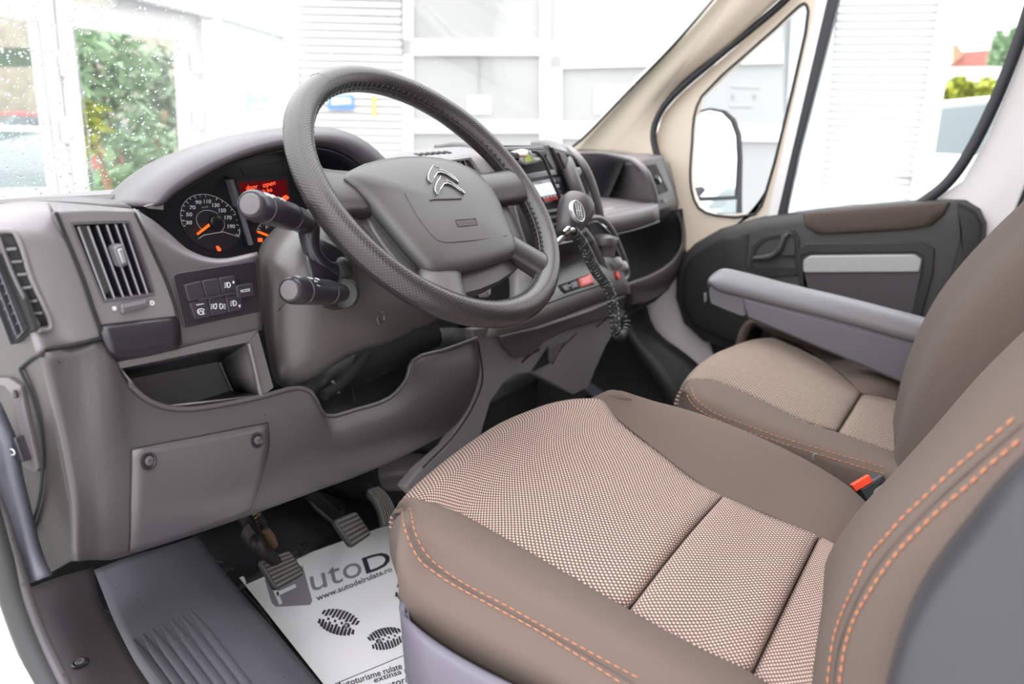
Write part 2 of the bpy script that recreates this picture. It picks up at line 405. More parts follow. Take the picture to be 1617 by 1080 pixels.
# ================================================================== OUTSIDE
mat('wall_white', (.6, .6, .605), .6); mat('siding_gap', (.33, .33, .34), .8); mat('pane_grey', (.36, .36, .363), .5); mat('frame_white', (.7, .7, .71), .5)  # siding_gap is darker: the shade between slats is put into its colour
mat('concrete', (.55, .54, .52), .8, bump=.3, bscale=20, var=.1); mat('grey_line', (.35, .36, .38), .5)
mat('leaf_green', (.27, .40, .23), .6, var=.5); mat('leaf_dark', (.2, .28, .18), .6, var=.5); mat('leaf_yellow', (.34, .37, .03), .6, var=.3); mat('trunk', (.32, .2, .12), .8)  # leaf_green and leaf_dark are paled: the windscreen's veil is in their colour
mat('room_wall', (.36, .34, .27), .8, var=.5); mat('roof_red', (.36, .12, .10), .7); mat('blue_print', (.08, .22, .62), .5); mat('orange_print', (.85, .45, .08), .5)
mat('car_white', (.8, .8, .82), .25, coat=.6); mat('car_red', (.45, .05, .06), .3, coat=.5); mat('car_grey', (.2, .21, .23), .3, coat=.5); mat('car_glass', (.1, .13, .14), .08); mat('tyre', (.02, .02, .02), .8)
mat('white_led', (.9, .9, .9), .4)
GZ = -.5
ground = mk('ground', [A(-60, -60, GZ), A(60, -60, GZ), A(60, 60, GZ), A(-60, 60, GZ)], [(0, 1, 2, 3)], 'concrete', smooth=False); tag(ground, 'pale concrete yard around the van', kind='structure')
def vplane(az, px, dist):
    r = ray(px, 230); r = r/math.hypot(r[0], r[1]); p = CC+r*dist
    return (p, A(-math.sin(R(az)), -math.cos(R(az)), 0))
FA = vplane(57, 800, 6.6)
def q(P, *pp): return [at(x, y, P=P) for x, y in pp]
gar = thing('garage_building', 'white workshop front with a sectional glazed garage door', 'building', at(800, 500, P=FA)*A(1, 1, 0)+A(0, 0, GZ))
plate('wall', q(off(FA, -.12), (330, -400), (1420, -400), (1400, 480), (340, 480)), 'siding_gap', gar, h=.2, bevel=0)
for k, pp in enumerate([((652, -90), (853, -90), (853, 62), (652, 62)), ((868, -90), (1330, -90), (1322, 70), (868, 64)), ((652, 87), (853, 87), (853, 190), (652, 190)),
                        ((887, 108), (1325, 97), (1320, 200), (887, 192)), ((652, 210), (853, 210), (853, 345), (652, 345)), ((887, 218), (1320, 225), (1310, 400), (887, 400))]):
    plate('pane', q(off(FA, -.04), *pp), 'pane_grey', gar, h=.02, bevel=0)
for pp in [((636, 62), (870, 62), (870, 87), (636, 87)), ((868, 64), (1330, 70), (1330, 97), (868, 108)), ((636, -90), (652, -90), (652, 420), (636, 420)), ((853, -90), (868, -90), (868, 62), (853, 62)),
           ((853, 87), (887, 87), (887, 420), (853, 420)), ((652, 190), (853, 190), (853, 210), (652, 210)), ((887, 192), (1330, 200), (1330, 225), (887, 218))]:
    plate('door_bar', q(FA, *pp), 'frame_white', gar, h=.05, bevel=0)
plate('notice', q(off(FA, -.03), (738, 151), (775, 151), (775, 180), (738, 180)), 'wall_white', gar, h=.005, bevel=0)
plate('notice', q(off(FA, -.03), (938, 134), (1010, 134), (1010, 180), (938, 180)), 'wall_white', gar, h=.005, bevel=0)
strip('panel_joint', q(off(FA, -.035), (757, 88), (757, 190)), .012, 'grey_line', gar)
for pp in [((1153, 135), (1200, 137)), ((1152, 166), (1189, 166)), ((1158, 149), (1158, 157)), ((1192, 149), (1192, 157))]:
    strip('vent_mark', q(off(FA, -.035), *pp), .022, 'grey_line', gar)
# horizontal siding planks, shared mesh
def planks(parent, P, x0, x1, ytop, ybot, pitch, name, m='wall_white', proud=.03):
    a, b = at(x0, ytop, P=P), at(x1, ytop, P=P); L = np.linalg.norm((b-a)[:2]); u = unit((b-a)*A(1, 1, 0)); n = unit(P[1]); zt = a[2]; zb = at(x0, ybot, P=P)[2]
    first = None; k = 0; z = zt
    while z > zb:
        if first is None:
            c = a+u*L/2; first = boxx(name, c, u*L/2, n*proud/2, A(0, 0, pitch*.44), m, parent, 0, smooth=False)
            me = first.data
            for v in me.vertices:
                if v.co.dot(Vector(n)) > Vector(c-ORG[parent.name]).dot(Vector(n)) and v.co.z > c[2]-ORG[parent.name][2]: v.co -= Vector(n*proud*.8)
        else:
            o = first.copy(); sc.collection.objects.link(o); o.parent = parent; o.location = (0, 0, z-zt)
        z -= pitch; k += 1
planks(gar, off(FA, -.02), 466, 632, -60, 330, .058, 'siding_plank')
# stickers on the siding
plate('blue_sticker', q(off(FA, .01), (519, 150), (558, 150), (560, 173), (518, 173)), 'blue_print', gar, h=.004, bevel=0)
plate('sticker_panel', q(off(FA, .014), (524, 154), (553, 154), (555, 164), (523, 166)), 'wall_white', gar, h=.004, bevel=0)
plate('orange_sticker', q(off(FA, .01), (588, 150), (594, 152), (593, 184), (588, 184)), 'orange_print', gar, h=.004, bevel=0)
# entrance wing on the left
u81 = A(math.sin(R(80.5)), math.cos(R(80.5)), 0); FB = (CC+unit(ray(300, 225))*4.6, A(-u81[1], u81[0], 0)*-1.)
if FB[1]@(CC-FB[0]) < 0: FB = (FB[0], -FB[1])
ent = thing('entrance', 'white framed glass entrance doors with greenery behind', 'entrance', at(300, 400, P=FB)*A(1, 1, 0)+A(0, 0, GZ))
def quadring(O, I, name, P, m='frame_white', h=.06): return ring(name, q(P, *O), q(P, *I), m, ent, h=h, bevel=0, smooth=False)
quadring([(86, -2), (318, 24), (336, 420), (140, 620)], [(116, 41), (287, 64), (304, 380), (160, 500)], 'door_frame', FB)
quadring([(-300, -40), (84, -2), (136, 600), (-260, 900)], [(-240, -10), (58, 32), (104, 420), (-200, 600)], 'door_frame', FB)
plate('lintel', q(off(FB, .12), (-300, -130), (340, 26), (340, -10), (340, -130), (-300, -400)), 'frame_white', ent, h=.3, bevel=0)
plate('lintel_shadow_strip', q(off(FB, .05), (190, -2), (338, 24), (338, 30), (190, 8)), 'grey_line', ent, h=.02, bevel=0)
plate('post', q(off(FB, .03), (318, 18), (350, 22), (366, 420), (336, 420)), 'frame_white', ent, h=.12, bevel=0)
plate('post', q(off(FB, .03), (456, -60), (470, -60), (474, 420), (460, 420)), 'frame_white', ent, h=.12, bevel=0)
plate('transom', q(FB, (350, 0), (457, 30), (457, 60), (352, 28)), 'frame_white', ent, h=.08, bevel=0)
plate('upper_panel', q(off(FB, -.05), (340, -130), (457, -110), (457, 32), (345, 2)), 'wall_white', ent, h=.05, bevel=0)
plate('pane', q(off(FB, -.03), (116, 41), (287, 64), (304, 380), (160, 500)), 'glass', ent, h=.006, bevel=0)
plate('pane', q(off(FB, -.03), (-240, -10), (58, 32), (104, 420), (-200, 600)), 'glass', ent, h=.006, bevel=0)
mat('pane_pale', (.58, .62, .6), .2, var=.08)  # opaque pane, the pale reflection in the glass painted as its colour
plate('pane', q(off(FB, -.03), (352, 28), (457, 58), (465, 400), (366, 400)), 'pane_pale', ent, h=.006, bevel=0, label='side pane with a pale reflection painted as its colour')
for pp in [((392, 143), (426, 143), (428, 156), (392, 157)), ((392, 160), (428, 160), (428, 172), (394, 172))]:
    plate('sticker', q(off(FB, -.02), *pp), 'pane_blue' if 'pane_blue' in MATS else (mat('pane_blue', (.42, .55, .66), .5) and 'pane_blue'), ent, h=.004, bevel=0)
for (x, y) in [(104, 100), (106, 205), (309, 98), (312, 186)]:
    c = at(x, y, P=off(FB, .03)); n = unit(FB[1]); boxx('hinge', c, u81*.02, n*.02, A(0, 0, .055), 'frame_white', ent, .004)
for pp in [((60, 30), (97, 330)), ((86, 0), (128, 400)), ((116, 42), (156, 345)), ((288, 64), (304, 300)), ((316, 26), (331, 300)), ((338, 28), (353, 300))]:
    strip('frame_gap', q(off(FB, .002 if pp[0][0] < 300 else .035), *pp), .012, 'grey_line', ent)
# the room behind the entrance
FC = (CC+unit(ray(200, 225))*18.5, FB[1])
rw = plate('wall_back', q(FC, (-500, -300), (420, -200), (420, 700), (-500, 900)), 'room_wall', None, h=.1, bevel=0); rw['kind'] = 'structure'
def leaves(name, cx, cy, P, n, spread, m, parent, size=.05, seed=1):
    rg = random.Random(seed); V, F_ = [], []
    for i in range(n):
        while True:
            a, b, c = (rg.uniform(-1, 1) for _ in range(3))
            if a*a+b*b+c*c < 1: break
        c0 = at(cx, cy, P=P)+A(a*spread[0], b*spread[0], c*spread[1])
        d = unit(A(rg.uniform(-1, 1), rg.uniform(-1, 1), rg.uniform(-.8, .6))); e = unit(np.cross(d, A(rg.uniform(-1, 1), rg.uniform(-1, 1), 1))); s = size*rg.uniform(.6, 1.3)
        k = len(V); V += [c0-d*s, c0+e*s*.35, c0+d*s, c0-e*s*.35]; F_ += [(k, k+1, k+2, k+3)]
    return joinparts(name, [(V, F_)], m, parent, kind='stuff')
FD = (CC+unit(ray(200, 225))*6.2, FB[1])
def plant(label, px, py, crowns, m, trunkpts=None, P=FD, name='potted_tree', size=.085, group=None, seed=3):
    base = at(px, py, P=P)*A(1, 1, 0)+A(0, 0, GZ); t = thing(name, label, 'plant' if 'tree' not in name else 'tree', base, group)
    top = at(crowns[0][0], crowns[0][1], P=P)
    tube('trunk', [base, (base+top)/2+A(.05, 0, 0), top], [.04, .03, .015], 'trunk', t, n=8)
    if trunkpts: tube('branch', [at(x, y, P=P) for x, y in trunkpts], .02, 'trunk', t, n=6)
    for i, (x, y, n, sx, sz) in enumerate(crowns): leaves('foliage', x, y, P, n, (sx, sz), m, t, size, seed+i)
    return t
plant('green leafy tree behind the entrance glass, nearest the frame', 200, 300, [(145, 85, 240, .30, .26), (140, 160, 170, .24, .3), (185, 265, 400, .4, .5), (235, 245, 150, .25, .3), (205, 110, 60, .2, .2)], 'leaf_green', [(235, 330), (240, 250), (262, 175)], seed=5)
plant('darker leafy tree behind the entrance glass with a pale trunk', 262, 300, [(232, 150, 160, .25, .35), (265, 200, 120, .2, .3), (250, 120, 100, .25, .3)], 'leaf_dark', [(255, 300), (262, 230), (268, 160)], seed=15, P=(CC+unit(ray(200, 225))*7.3, FB[1]))
plant('small yellow green plant low behind the entrance glass', 205, 330, [(140, 200, 60, .08, .14), (205, 330, 120, .16, .10)], 'leaf_yellow', name='potted_plant', seed=25, P=(CC+unit(ray(200, 225))*5.2, FB[1]))
def car(label, px, py, P, yaw, m, L=4.3, Hh=1.5, Wd=1.75, loc=None, name='parked_car', group=None):
    b = (at(px, py, P=P)*A(1, 1, 0)+A(0, 0, GZ)) if loc is None else A(*loc)
    t = thing(name, label, 'car', b, group); cx, sx = math.cos(R(yaw)), math.sin(R(yaw)); U_, V_ = A(cx, sx, 0), A(-sx, cx, 0)
    s = L/4.3; hs = Hh/1.5
    def pf(pts, w1, w2, name, mm, lift=0):
        pts = [(x*s, z*hs) for x, z in pts]; N = len(pts); VV = [b+U_*x+A(0, 0, z)+V_*(w1) for x, z in pts]+[b+U_*x+A(0, 0, z)-V_*(w1) for x, z in pts]
        FF = [tuple(range(N)), tuple(range(2*N-1, N-1, -1))]+[(i, i+N, (i+1) % N+N, (i+1) % N) for i in range(N)]
        if w2 != w1:
            zt = max(z for _, z in pts)
            for i, (x, z) in enumerate(pts):
                if z > zt-.12: VV[i] = b+U_*x+A(0, 0, z)+V_*w2; VV[i+N] = b+U_*x+A(0, 0, z)-V_*w2
        return mk(name, VV, FF, mm, t, True, fix=True, bevel=.04 if not lift else .01)
    pf([(-2.15, .3), (-2.15, .75), (-2.0, .92), (-1.1, .98), (1.6, 1.0), (2.1, .9), (2.15, .3)], Wd/2, Wd/2, 'body', m)
    pf([(-1.35, .95), (-.6, 1.42), (1.3, 1.42), (1.95, .95)], Wd/2-.06, Wd/2-.2, 'glasshouse', 'car_glass')
    pf([(-.62, 1.40), (-.5, 1.46), (1.2, 1.46), (1.32, 1.40)], Wd/2-.16, Wd/2-.22, 'roof', m)
    for i in (-1.35, 1.35):
        for j in (-1, 1):
            rev('wheel', b+U_*i*s+V_*j*(Wd/2-.2)+A(0, 0, .31), V_*j, [(.3, 0), (.31, .05), (.31, .17), (.2, .2), (.18, .17), (.05, .19)], 'tyre', t, n=18)
    for j in (-1, 1):
        boxx('headlamp', b-U_*2.12*s+V_*j*.6+A(0, 0, .72*hs), U_*.05, V_*.18, A(0, 0, .08), 'white_led', t, .02)
        boxx('tail_lamp', b+U_*2.12*s+V_*j*.7+A(0, 0, .78*hs), U_*.05, V_*.1, A(0, 0, .12), 'red_plastic', t, .02)
    return t
FE = (CC+unit(ray(50, 225))*7.0, FB[1])
car('white car added behind the left entrance glass for one reflected low in the pane', 0, 300, (CC+unit(ray(50, 225))*3.6, FB[1]), 60, 'car_white', loc=tuple(at(-10, 300, P=(CC+unit(ray(50, 225))*8.9, FB[1]))*A(1, 1, 0)+A(0, 0, GZ)), Hh=1.45)  # added in place of a white car mirrored in the glass
car('red car added far beyond the left entrance glass for red patches reflected in it', 20, 200, FE, 10, 'car_red', loc=tuple(at(35, 200, P=(CC+unit(ray(50, 225))*15.0, FB[1]))*A(1, 1, 0)+A(0, 0, GZ)), Hh=1.7)  # added to give the red patches mirrored in the glass
mat('reflection_green', (.07, .11, .07), .6)
bd = plate('reflection_panel', q((CC+unit(ray(20, 225))*9, FB[1]), (-60, 72), (50, 76), (58, 106), (-60, 106)), 'reflection_green', None, h=.05, bevel=0); tag(bd, 'dark green panel added for the band reflected high in the left entrance glass', 'board')  # panel added in place of a dark band mirrored in the glass
# roller shutter on the right, with its side pillar
FS = vplane(70, 1400, 5.2)
sh = thing('roller_shutter', 'white roller shutter of horizontal slats beyond the passenger window', 'shutter', at(1400, 500, P=FS)*A(1, 1, 0)+A(0, 0, GZ))
plate('backing', q(off(FS, -.06), (1240, -300), (1545, -300), (1405, 560), (1240, 560)), 'siding_gap', sh, h=.1, bevel=0)
planks(sh, off(FS, -.02), 1333, 1503, -60, 340, .042, 'shutter_slat', proud=.02)
plate('guide_rail', q(FS, (1532, -300), (1560, -300), (1426, 560), (1398, 560)), 'wall_white', sh, h=.08, bevel=0)
mat('pillar_grey', (.42, .45, .47), .3, var=.15)
plate('side_glass', q(off(FS, .02), (1262, -200), (1338, -200), (1290, 400), (1232, 400)), 'pillar_grey', sh, h=.05, bevel=0)
plate('side_post', q(off(FS, .05), (1240, 180), (1262, 180), (1252, 400), (1236, 400)), 'frame_white', sh, h=.05, bevel=0)
tube('handle', q(off(FS, .03), (1418, 277), (1448, 279)), .006, 'silver', sh, n=6)
boxx('handle_lock', at(1436, 281, P=off(FS, .02)), u81*.02, FS[1]*.01, A(0, 0, .03), 'silver', sh, .004)
# far right: wall, bush, cypresses, house, white van
far = vplane(84, 1540, 16)
hs = thing('house', 'distant house with a red tiled roof', 'house', at(1545, 300, P=off(far, -8))*A(1, 1, 0)+A(0, 0, GZ))
PH = off(far, -8)
plate('wall', q(PH, (1500, 100), (1600, 100), (1600, 330), (1500, 330)), 'wall_white', hs, h=4, bevel=0)
plate('roof', q(off(PH, .4), (1500, 104), (1516, 82), (1568, 78), (1600, 100), (1600, 106)), 'roof_red', hs, h=5, bevel=0)
plate('gable', q(off(PH, .6), (1506, 70), (1512, 70), (1523, 86), (1506, 100)), 'trunk', hs, h=.5, bevel=0)
fw = plate('boundary_wall', q(far, (1495, 106), (1720, 104), (1720, 146), (1495, 142)), 'wall_white', None, h=.3, bevel=0)
tag(fw, 'pale boundary wall in front of the distant house', 'wall')
for o_ in (fw,):
    zmin = GZ
    for v in o_.data.vertices:
        if v.co.z < 1.9: v.co.z = GZ
for i, (x, lb) in enumerate([(1574, 'slim green cypress, the one further from the window edge'), (1597, 'slim green cypress beside the window edge')]):
    PT = off(far, -3); base = at(x, 250, P=PT)*A(1, 1, 0)+A(0, 0, GZ); t = thing('cypress_tree', lb, 'tree', base, 'cypresses by the red roof')
    zt = at(x, (52, 44)[i], P=PT)[2]; tube('trunk', [base, base+A(0, 0, zt-GZ-1)], .08, 'trunk', t, n=6, du=1)
    leaves('foliage', x, (82, 78)[i], PT, 500, (.13, .42), 'leaf_green', t, .09, 30+i); leaves('foliage', x, 150, PT, 300, (.2, .9), 'leaf_green', t, .1, 33+i)
for i, (x, y, lb) in enumerate([(1508, 158, 'yellow green bush beside the shutter'), (1552, 160, 'yellow green bush beside the window edge')]):
    PT = off(far, 1); base = at(x, 250, P=PT)*A(1, 1, 0)+A(0, 0, GZ); t = thing('bush', lb, 'bush', base, 'bushes by the boundary wall')
    tube('trunk', [base, at(x, y, P=PT)], .05, 'trunk', t, n=6, du=1)
    leaves('foliage', x, y, PT, 600, (.27, .36), 'leaf_yellow', t, .12, 40+i)
PV = vplane(84, 1520, 9.5)
car('white van standing at the end of the shutter', 1530, 280, PV, 30, 'car_white', L=4.6, Hh=2.0, loc=tuple(at(1530, 280, P=PV)*A(1, 1, 0)+A(1.0, -.6, GZ)), name='parked_van')
# cars standing behind the van: the door mirror shows them
for i, (x, y, yaw, m_, lb) in enumerate([(3.2, -9, 80, 'car_white', 'white car parked behind the van, nearest in the mirror'), (3.6, -15, 75, 'car_grey', 'grey car parked behind the van, farther in the mirror'), (1.5, -20, 80, 'car_red', 'red car parked behind the van, farthest in the mirror')]):
    car(lb, 0, 0, None, yaw, m_, loc=(x, y, GZ))
# ================================================================== THE CAB SHELL
from mathutils.bvhtree import BVHTree
_BV = {}
def on(o, px, py, lift=0, strict=False):
    """the point where the photograph's ray meets a built surface, raised towards the viewer side"""
    if o.name not in _BV:
        og = ORG[o.name]; _BV[o.name] = (BVHTree.FromPolygons([tuple(A(*v.co)+og) for v in o.data.vertices], [tuple(p.vertices) for p in o.data.polygons]), o)
    r = ray(px, py); loc, n, i, d = _BV[o.name][0].ray_cast(Vector(CC), Vector(unit(r)))
    if loc is None:
        if strict: raise ValueError('missed')
        u_ = unit(r); best = None
        for t in np.linspace(.3, 2.6, 47):
            h_ = _BV[o.name][0].find_nearest(Vector(CC+u_*t))
            if h_[0] is not None and (best is None or h_[3] < best[3]): best = h_
        loc, n = best[0], best[1]
    n = A(*n); n = n if n@r < 0 else -n
    return A(*loc)+n*lift
def decal(name, o, rows, m, parent, lift=.001, h=.002, div=4, smooth=True, label=None, uvs=1, bevel=0):
    """a thin piece that follows a built surface, from rows of pixels"""
    rows = [cr([A(*p) for p in r], div) for r in rows]; cols = [cr(c, div) for c in zip(*rows)]; rows = list(zip(*cols))
    return patch(name, [[on(o, p[0], p[1], lift) for p in r] for r in rows], m, parent, 1, 1, h, label, uvs, smooth=smooth, bevel=bevel)
def tdecal(o, body, bl, br, tl, m, parent, lift=.0006, bold=0, name='lettering'):
    return text(body, on(o, *bl, lift), on(o, *br, lift), on(o, *tl, lift), m, parent, name, bold=bold)
fl = aabb('floor', (-.86, -1.25, .06), (.86, .74, .128), 'carpet'); fl['kind'] = 'structure'
ce = aabb('ceiling', (-.82, -1.3, 1.52), (.82, -.28, 1.56), 'cream', bevel=.01); ce['kind'] = 'structure'  # front edge set further back than a real roof to admit more light
wb = aabb('wall_rear', (-.86, -1.3, .06), (.86, -1.26, 1.56), 'door_grey'); wb['kind'] = 'structure'
wf = aabb('wall_front', (-.84, .62, .06), (.86, .72, .74), 'carpet'); wf['kind'] = 'structure'
# windscreen
WS = [[A(x, .76-.32*(x/.85)**2, .66+.03*(x/.85)**2) for x in (-.85, -.6, -.3, 0, .3, .6, .84)],
      [A(x, .665-.32*(x/.85)**2, .79+.03*(x/.85)**2) for x in (-.85, -.6, -.3, 0, .3, .6, .84)],
      [A(x, .40-.33*(x/.85)**2, 1.10) for x in (-.83, -.59, -.3, 0, .3, .59, .80)],
      [A(x, .06-.25*(x/.85)**2, 1.50) for x in (-.80, -.57, -.29, 0, .29, .57, .78)]]
ws = patch('window_1', WS, 'glass', None, 4, 6, .004); ws['kind'] = 'structure'
# rain on the outside of the windscreen
def rain():
    rg = random.Random(11); V, F_ = [], []
    ico = bmesh.new(); bmesh.ops.create_icosphere(ico, subdivisions=1, radius=1); iv = [A(*v.co) for v in ico.verts]; fi = [tuple(v.index for v in f.verts) for f in ico.faces]; ico.free()
    for i in range(2000):
        if i < 1400: px, py = rg.uniform(0, 470), 330*(1-rg.random()**1.1)
        elif i < 1600: px, py = rg.uniform(-200, 1100), rg.uniform(-150, 230)
        else: px, py = rg.uniform(0, 200), rg.uniform(200, 330)
        try: c = on(ws, px, py, -.006, True)
        except ValueError: continue
        s = rg.choice([.0009, .001, .0013, .0016, .0022])*rg.uniform(.62, 1.08)
        st = 1
        if py > 190 and px < 190 and rg.random() < .6: st = rg.uniform(1.6, 4); s *= .55
        u = unit(A(rg.uniform(-.15, .45), -.7, .7)); v = unit(np.cross(u, A(1, 0, .1))); w_ = np.cross(u, v); k = len(V)
        V += [c+(p[0]*u*st+p[1]*v*.5+p[2]*w_)*s for p in iv]; F_ += [tuple(j+k for j in f) for f in fi]
    o = joinparts('raindrops', [(V, F_)], 'droplet', smooth=True); tag(o, 'raindrops scattered over the outside of the windscreen', 'raindrops', kind='stuff')
rain()
# passenger side pillar trim
XA = .84
pil = patch('trim_1', [[(900, 238, 'X', .83), (960, 244, 'X', .83), (1000, 250, 'X', .84), (1045, 262, 'X', .85)],
                       [(925, 217, 'X', .81), (965, 205, 'X', .82), (1005, 205, 'X', .83), (1036, 205, 'X', .85)],
                       [(985, 155, 'X', .80), (1010, 145, 'X', .81), (1035, 150, 'X', .82), (1062, 148, 'X', .85)],
                       [(1075, 62, 'X', .79), (1095, 60, 'X', .80), (1120, 65, 'X', .81), (1150, 72, 'X', .84)],
                       [(1190, -70, 'X', .77), (1210, -70, 'X', .78), (1240, -60, 'X', .79), (1262, -30, 'X', .82)]], 'cream', None, 4, 4, .03)
pil['kind'] = 'structure'; pil['label'] = 'cream windscreen pillar trim on the passenger side'
tb = tube('trim_2', [(x, y, 'X', .79) for x, y in [(897, 238), (925, 214), (985, 152), (1075, 59), (1190, -73)]], .004, 'gasket', None, n=6); tb['kind'] = 'structure'
seal = tube('trim_3', [(x, y, 'X', .85) for x, y in [(1045, 262), (1035, 235), (1032, 208), (1042, 178), (1066, 148), (1150, 76), (1238, 2), (1262, -25)]], .0095, 'gasket', None, n=8); seal['kind'] = 'structure'; seal['label'] = 'dark rubber door seal beside the pillar trim'
# jamb under the dash end and body side behind the door
jm = plate('wall_right', [(x, y, 'X', .90) for x, y in [(1040, 240), (1110, 380), (1100, 420), (1120, 545), (1150, 640), (1085, 640), (1020, 520), (1010, 440), (1060, 330)]], 'jamb', None, h=.03, bevel=.004); jm['kind'] = 'structure'
ws_ = plate('wall_side', [A(.91, -.9, .0), A(.91, .75, .0), A(.91, .75, .62), A(.91, -.0, .62), A(.91, -.3, .4), A(.91, -.9, .4)], 'black', None, h=.02, bevel=0); ws_['kind'] = 'structure'
ks = patch('trim_4', [[(985, 478, 'X', .78), (1018, 470, 'X', .86)], [(990, 520, 'X', .78), (1035, 520, 'X', .86)], [(1010, 560, 'X', .78), (1085, 560, 'X', .86)], [(1040, 610, 'X', .78), (1118, 590, 'X', .86)], [(1060, 660, 'X', .78), (1150, 640, 'X', .86)]], 'black', None, 3, 3, .02)
ks['kind'] = 'structure'; ks['label'] = 'black scuff panel curving down to the passenger door sill'
bp = plate('trim_5', [(x, y, 'X', .92) for x, y in [(1640, 200), (1800, 100), (1800, 700), (1500, 700), (1535, 520), (1560, 450)]], 'cream', None, h=.04, bevel=.004); bp['kind'] = 'structure'; bp['label'] = 'cream pillar trim behind the passenger door'
sl = tube('trim_6', [(x, y, 'X', .885) for x, y in [(1690, 100), (1640, 240), (1612, 310), (1575, 400), (1540, 490), (1525, 560)]], .008, 'gasket', None, n=8); sl['kind'] = 'structure'
blt = thing('seat_belt', 'black seat belt hanging on the pillar behind the passenger door', 'seat belt', pt((1610, 400, 'X', .88)))
plate('webbing', [(x, y, 'X', .875) for x, y in [(1604, 352), (1625, 345), (1625, 470), (1580, 500), (1585, 450)]], 'bezel', blt, h=.003)
plate('anchor', [(x, y, 'X', .868) for x, y in [(1601, 342), (1612, 332), (1628, 334), (1628, 356), (1606, 358)]], 'black', blt, h=.015, rnd=.006)
tube('buckle_ring', [(1614, 362, 'X', .866), (1610, 372, 'X', .866), (1614, 382, 'X', .866), (1622, 385, 'X', .866)], .002, 'silver', blt, n=6)
# ================================================================== PASSENGER DOOR
XD = .875
dr = thing('passenger_door', 'passenger door with black door card and brown padded top', 'car door', pt((1300, 540, 'X', XD)))
def D(*pp, dx=0): return [at(x, y, X=XD+dx) for x, y in pp]
QO = [(1046, 262), (1036, 215), (1047, 180), (1075, 148), (1160, 76), (1240, 2), (1262, -22), (1314, -40), (1306, 0), (1284, 90), (1250, 220), (1222, 335), (1170, 352), (1110, 390), (1085, 400), (1065, 340)]
QI = [(1090, 270), (1093, 225), (1096, 185), (1108, 152), (1180, 84), (1225, 44), (1258, 13), (1270, 5), (1276, 18), (1262, 95), (1238, 195), (1208, 308), (1192, 338), (1130, 340), (1103, 328), (1092, 300)]
ring('quarter_frame', D(*QO), D(*QI), 'cream', dr, h=.03, rnd=0, nseg=160, bevel=.002)
tube('quarter_seal', D(*QI, dx=-.002), .0035, 'gasket', dr, n=6, du=2, closed=True)
plate('quarter_glass', D(*QI, dx=.015), 'glass_side', dr, h=.004, bevel=0)
plate('painted_post', D((1300, -45), (1318, -45), (1230, 345), (1210, 348), dx=-.004), 'paint_white', dr, h=.03, bevel=.003)
plate('window_channel', D((1316, -45), (1336, -45), (1262, 240), (1241, 340), (1226, 344), dx=-.008), 'gasket', dr, h=.03, bevel=.003)
plate('window_glass', D((1320, -45), (1680, -60), (1640, 60), (1500, 340), (1230, 345), dx=.012), 'glass_side', dr, h=.004, bevel=0)
plate('painted_frame', D((1650, -60), (1800, -60), (1690, 100), (1618, 296), (1578, 395), (1535, 500), (1480, 560), (1490, 420), (1540, 350), (1475, 316), (1520, 285), (1560, 215), (1600, 115), (1632, 20)), 'paint_white', dr, h=.03, bevel=.004)
tube('window_gasket', D((1640, -40), (1622, 25), (1592, 110), (1555, 195), (1522, 255), (1495, 290), (1468, 312), (1450, 324), dx=-.012), .0125, 'gasket', dr, n=8, flat=(A(1, 0, 0), .5))
card = [(1098, 384), (1138, 361), (1200, 343), (1300, 329), (1400, 320), (1480, 314), (1525, 316), (1548, 330), (1558, 352), (1556, 390), (1540, 440), (1505, 505), (1470, 560), (1380, 590), (1250, 590), (1170, 556), (1110, 538), (1080, 510), (1067, 470), (1070, 425), (1080, 402)]
cd = dome('door_card', D(*card, dx=-.01), 'door_grey', dr, prof=((1, -.04), (1, 0), (.985, .008), (.95, .016), (.8, .018)), n=(-1, 0, 0))
def dd(*pp, dx=0): return [at(x, y, X=XD-.03+dx) for x, y in pp]
dome('front_panel', dd((1092, 405), (1140, 375), (1182, 368), (1178, 420), (1200, 445), (1262, 448), (1290, 520), (1250, 560), (1150, 540), (1095, 515), (1076, 480), (1078, 430)), 'door_dark', dr, prof=((1, -.01), (1, 0), (.97, .002), (.9, .003)), n=(-1, 0, 0), label='black front area of the door card')
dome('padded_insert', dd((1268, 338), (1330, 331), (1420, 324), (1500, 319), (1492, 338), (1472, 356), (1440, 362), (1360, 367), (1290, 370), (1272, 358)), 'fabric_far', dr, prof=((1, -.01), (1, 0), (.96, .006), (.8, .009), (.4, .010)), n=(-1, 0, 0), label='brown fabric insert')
dome('rear_edge_panel', dd((1512, 320), (1540, 330), (1553, 352), (1550, 390), (1535, 435), (1505, 500), (1480, 520), (1500, 440), (1515, 385), (1518, 350)), 'door_dark', dr, prof=((1, -.01), (1, 0), (.95, .004), (.8, .005)), n=(-1, 0, 0))
ring('pocket_surround', dd((1252, 398), (1275, 384), (1455, 382), (1476, 392), (1474, 430), (1455, 500), (1440, 540), (1300, 520), (1268, 470)), dd((1266, 404), (1280, 400), (1445, 398), (1458, 404), (1457, 430), (1440, 490), (1425, 520), (1310, 505), (1276, 450)), 'black', dr, h=.02, nseg=90, bevel=.002, lift=.003)
plate('pocket_panel', dd((1266, 425), (1456, 425), (1440, 500), (1425, 530), (1300, 510), (1268, 450), dx=-.003), 'door_purple', dr, h=.01, bevel=.002)
plate('pull_strip', dd((1268, 412), (1278, 404), (1444, 402), (1456, 410), (1452, 430), (1268, 431), dx=-.008), 'door_light', dr, h=.02, bevel=.003, rnd=.006)
hr = ring('handle_recess', dd((1182, 425), (1188, 390), (1204, 374), (1254, 362), (1262, 374), (1264, 434), (1190, 440)), dd((1190, 418), (1195, 393), (1208, 380), (1249, 370), (1255, 377), (1256, 420), (1200, 422)), 'black', dr, h=.02, nseg=70, bevel=.002, lift=.002)
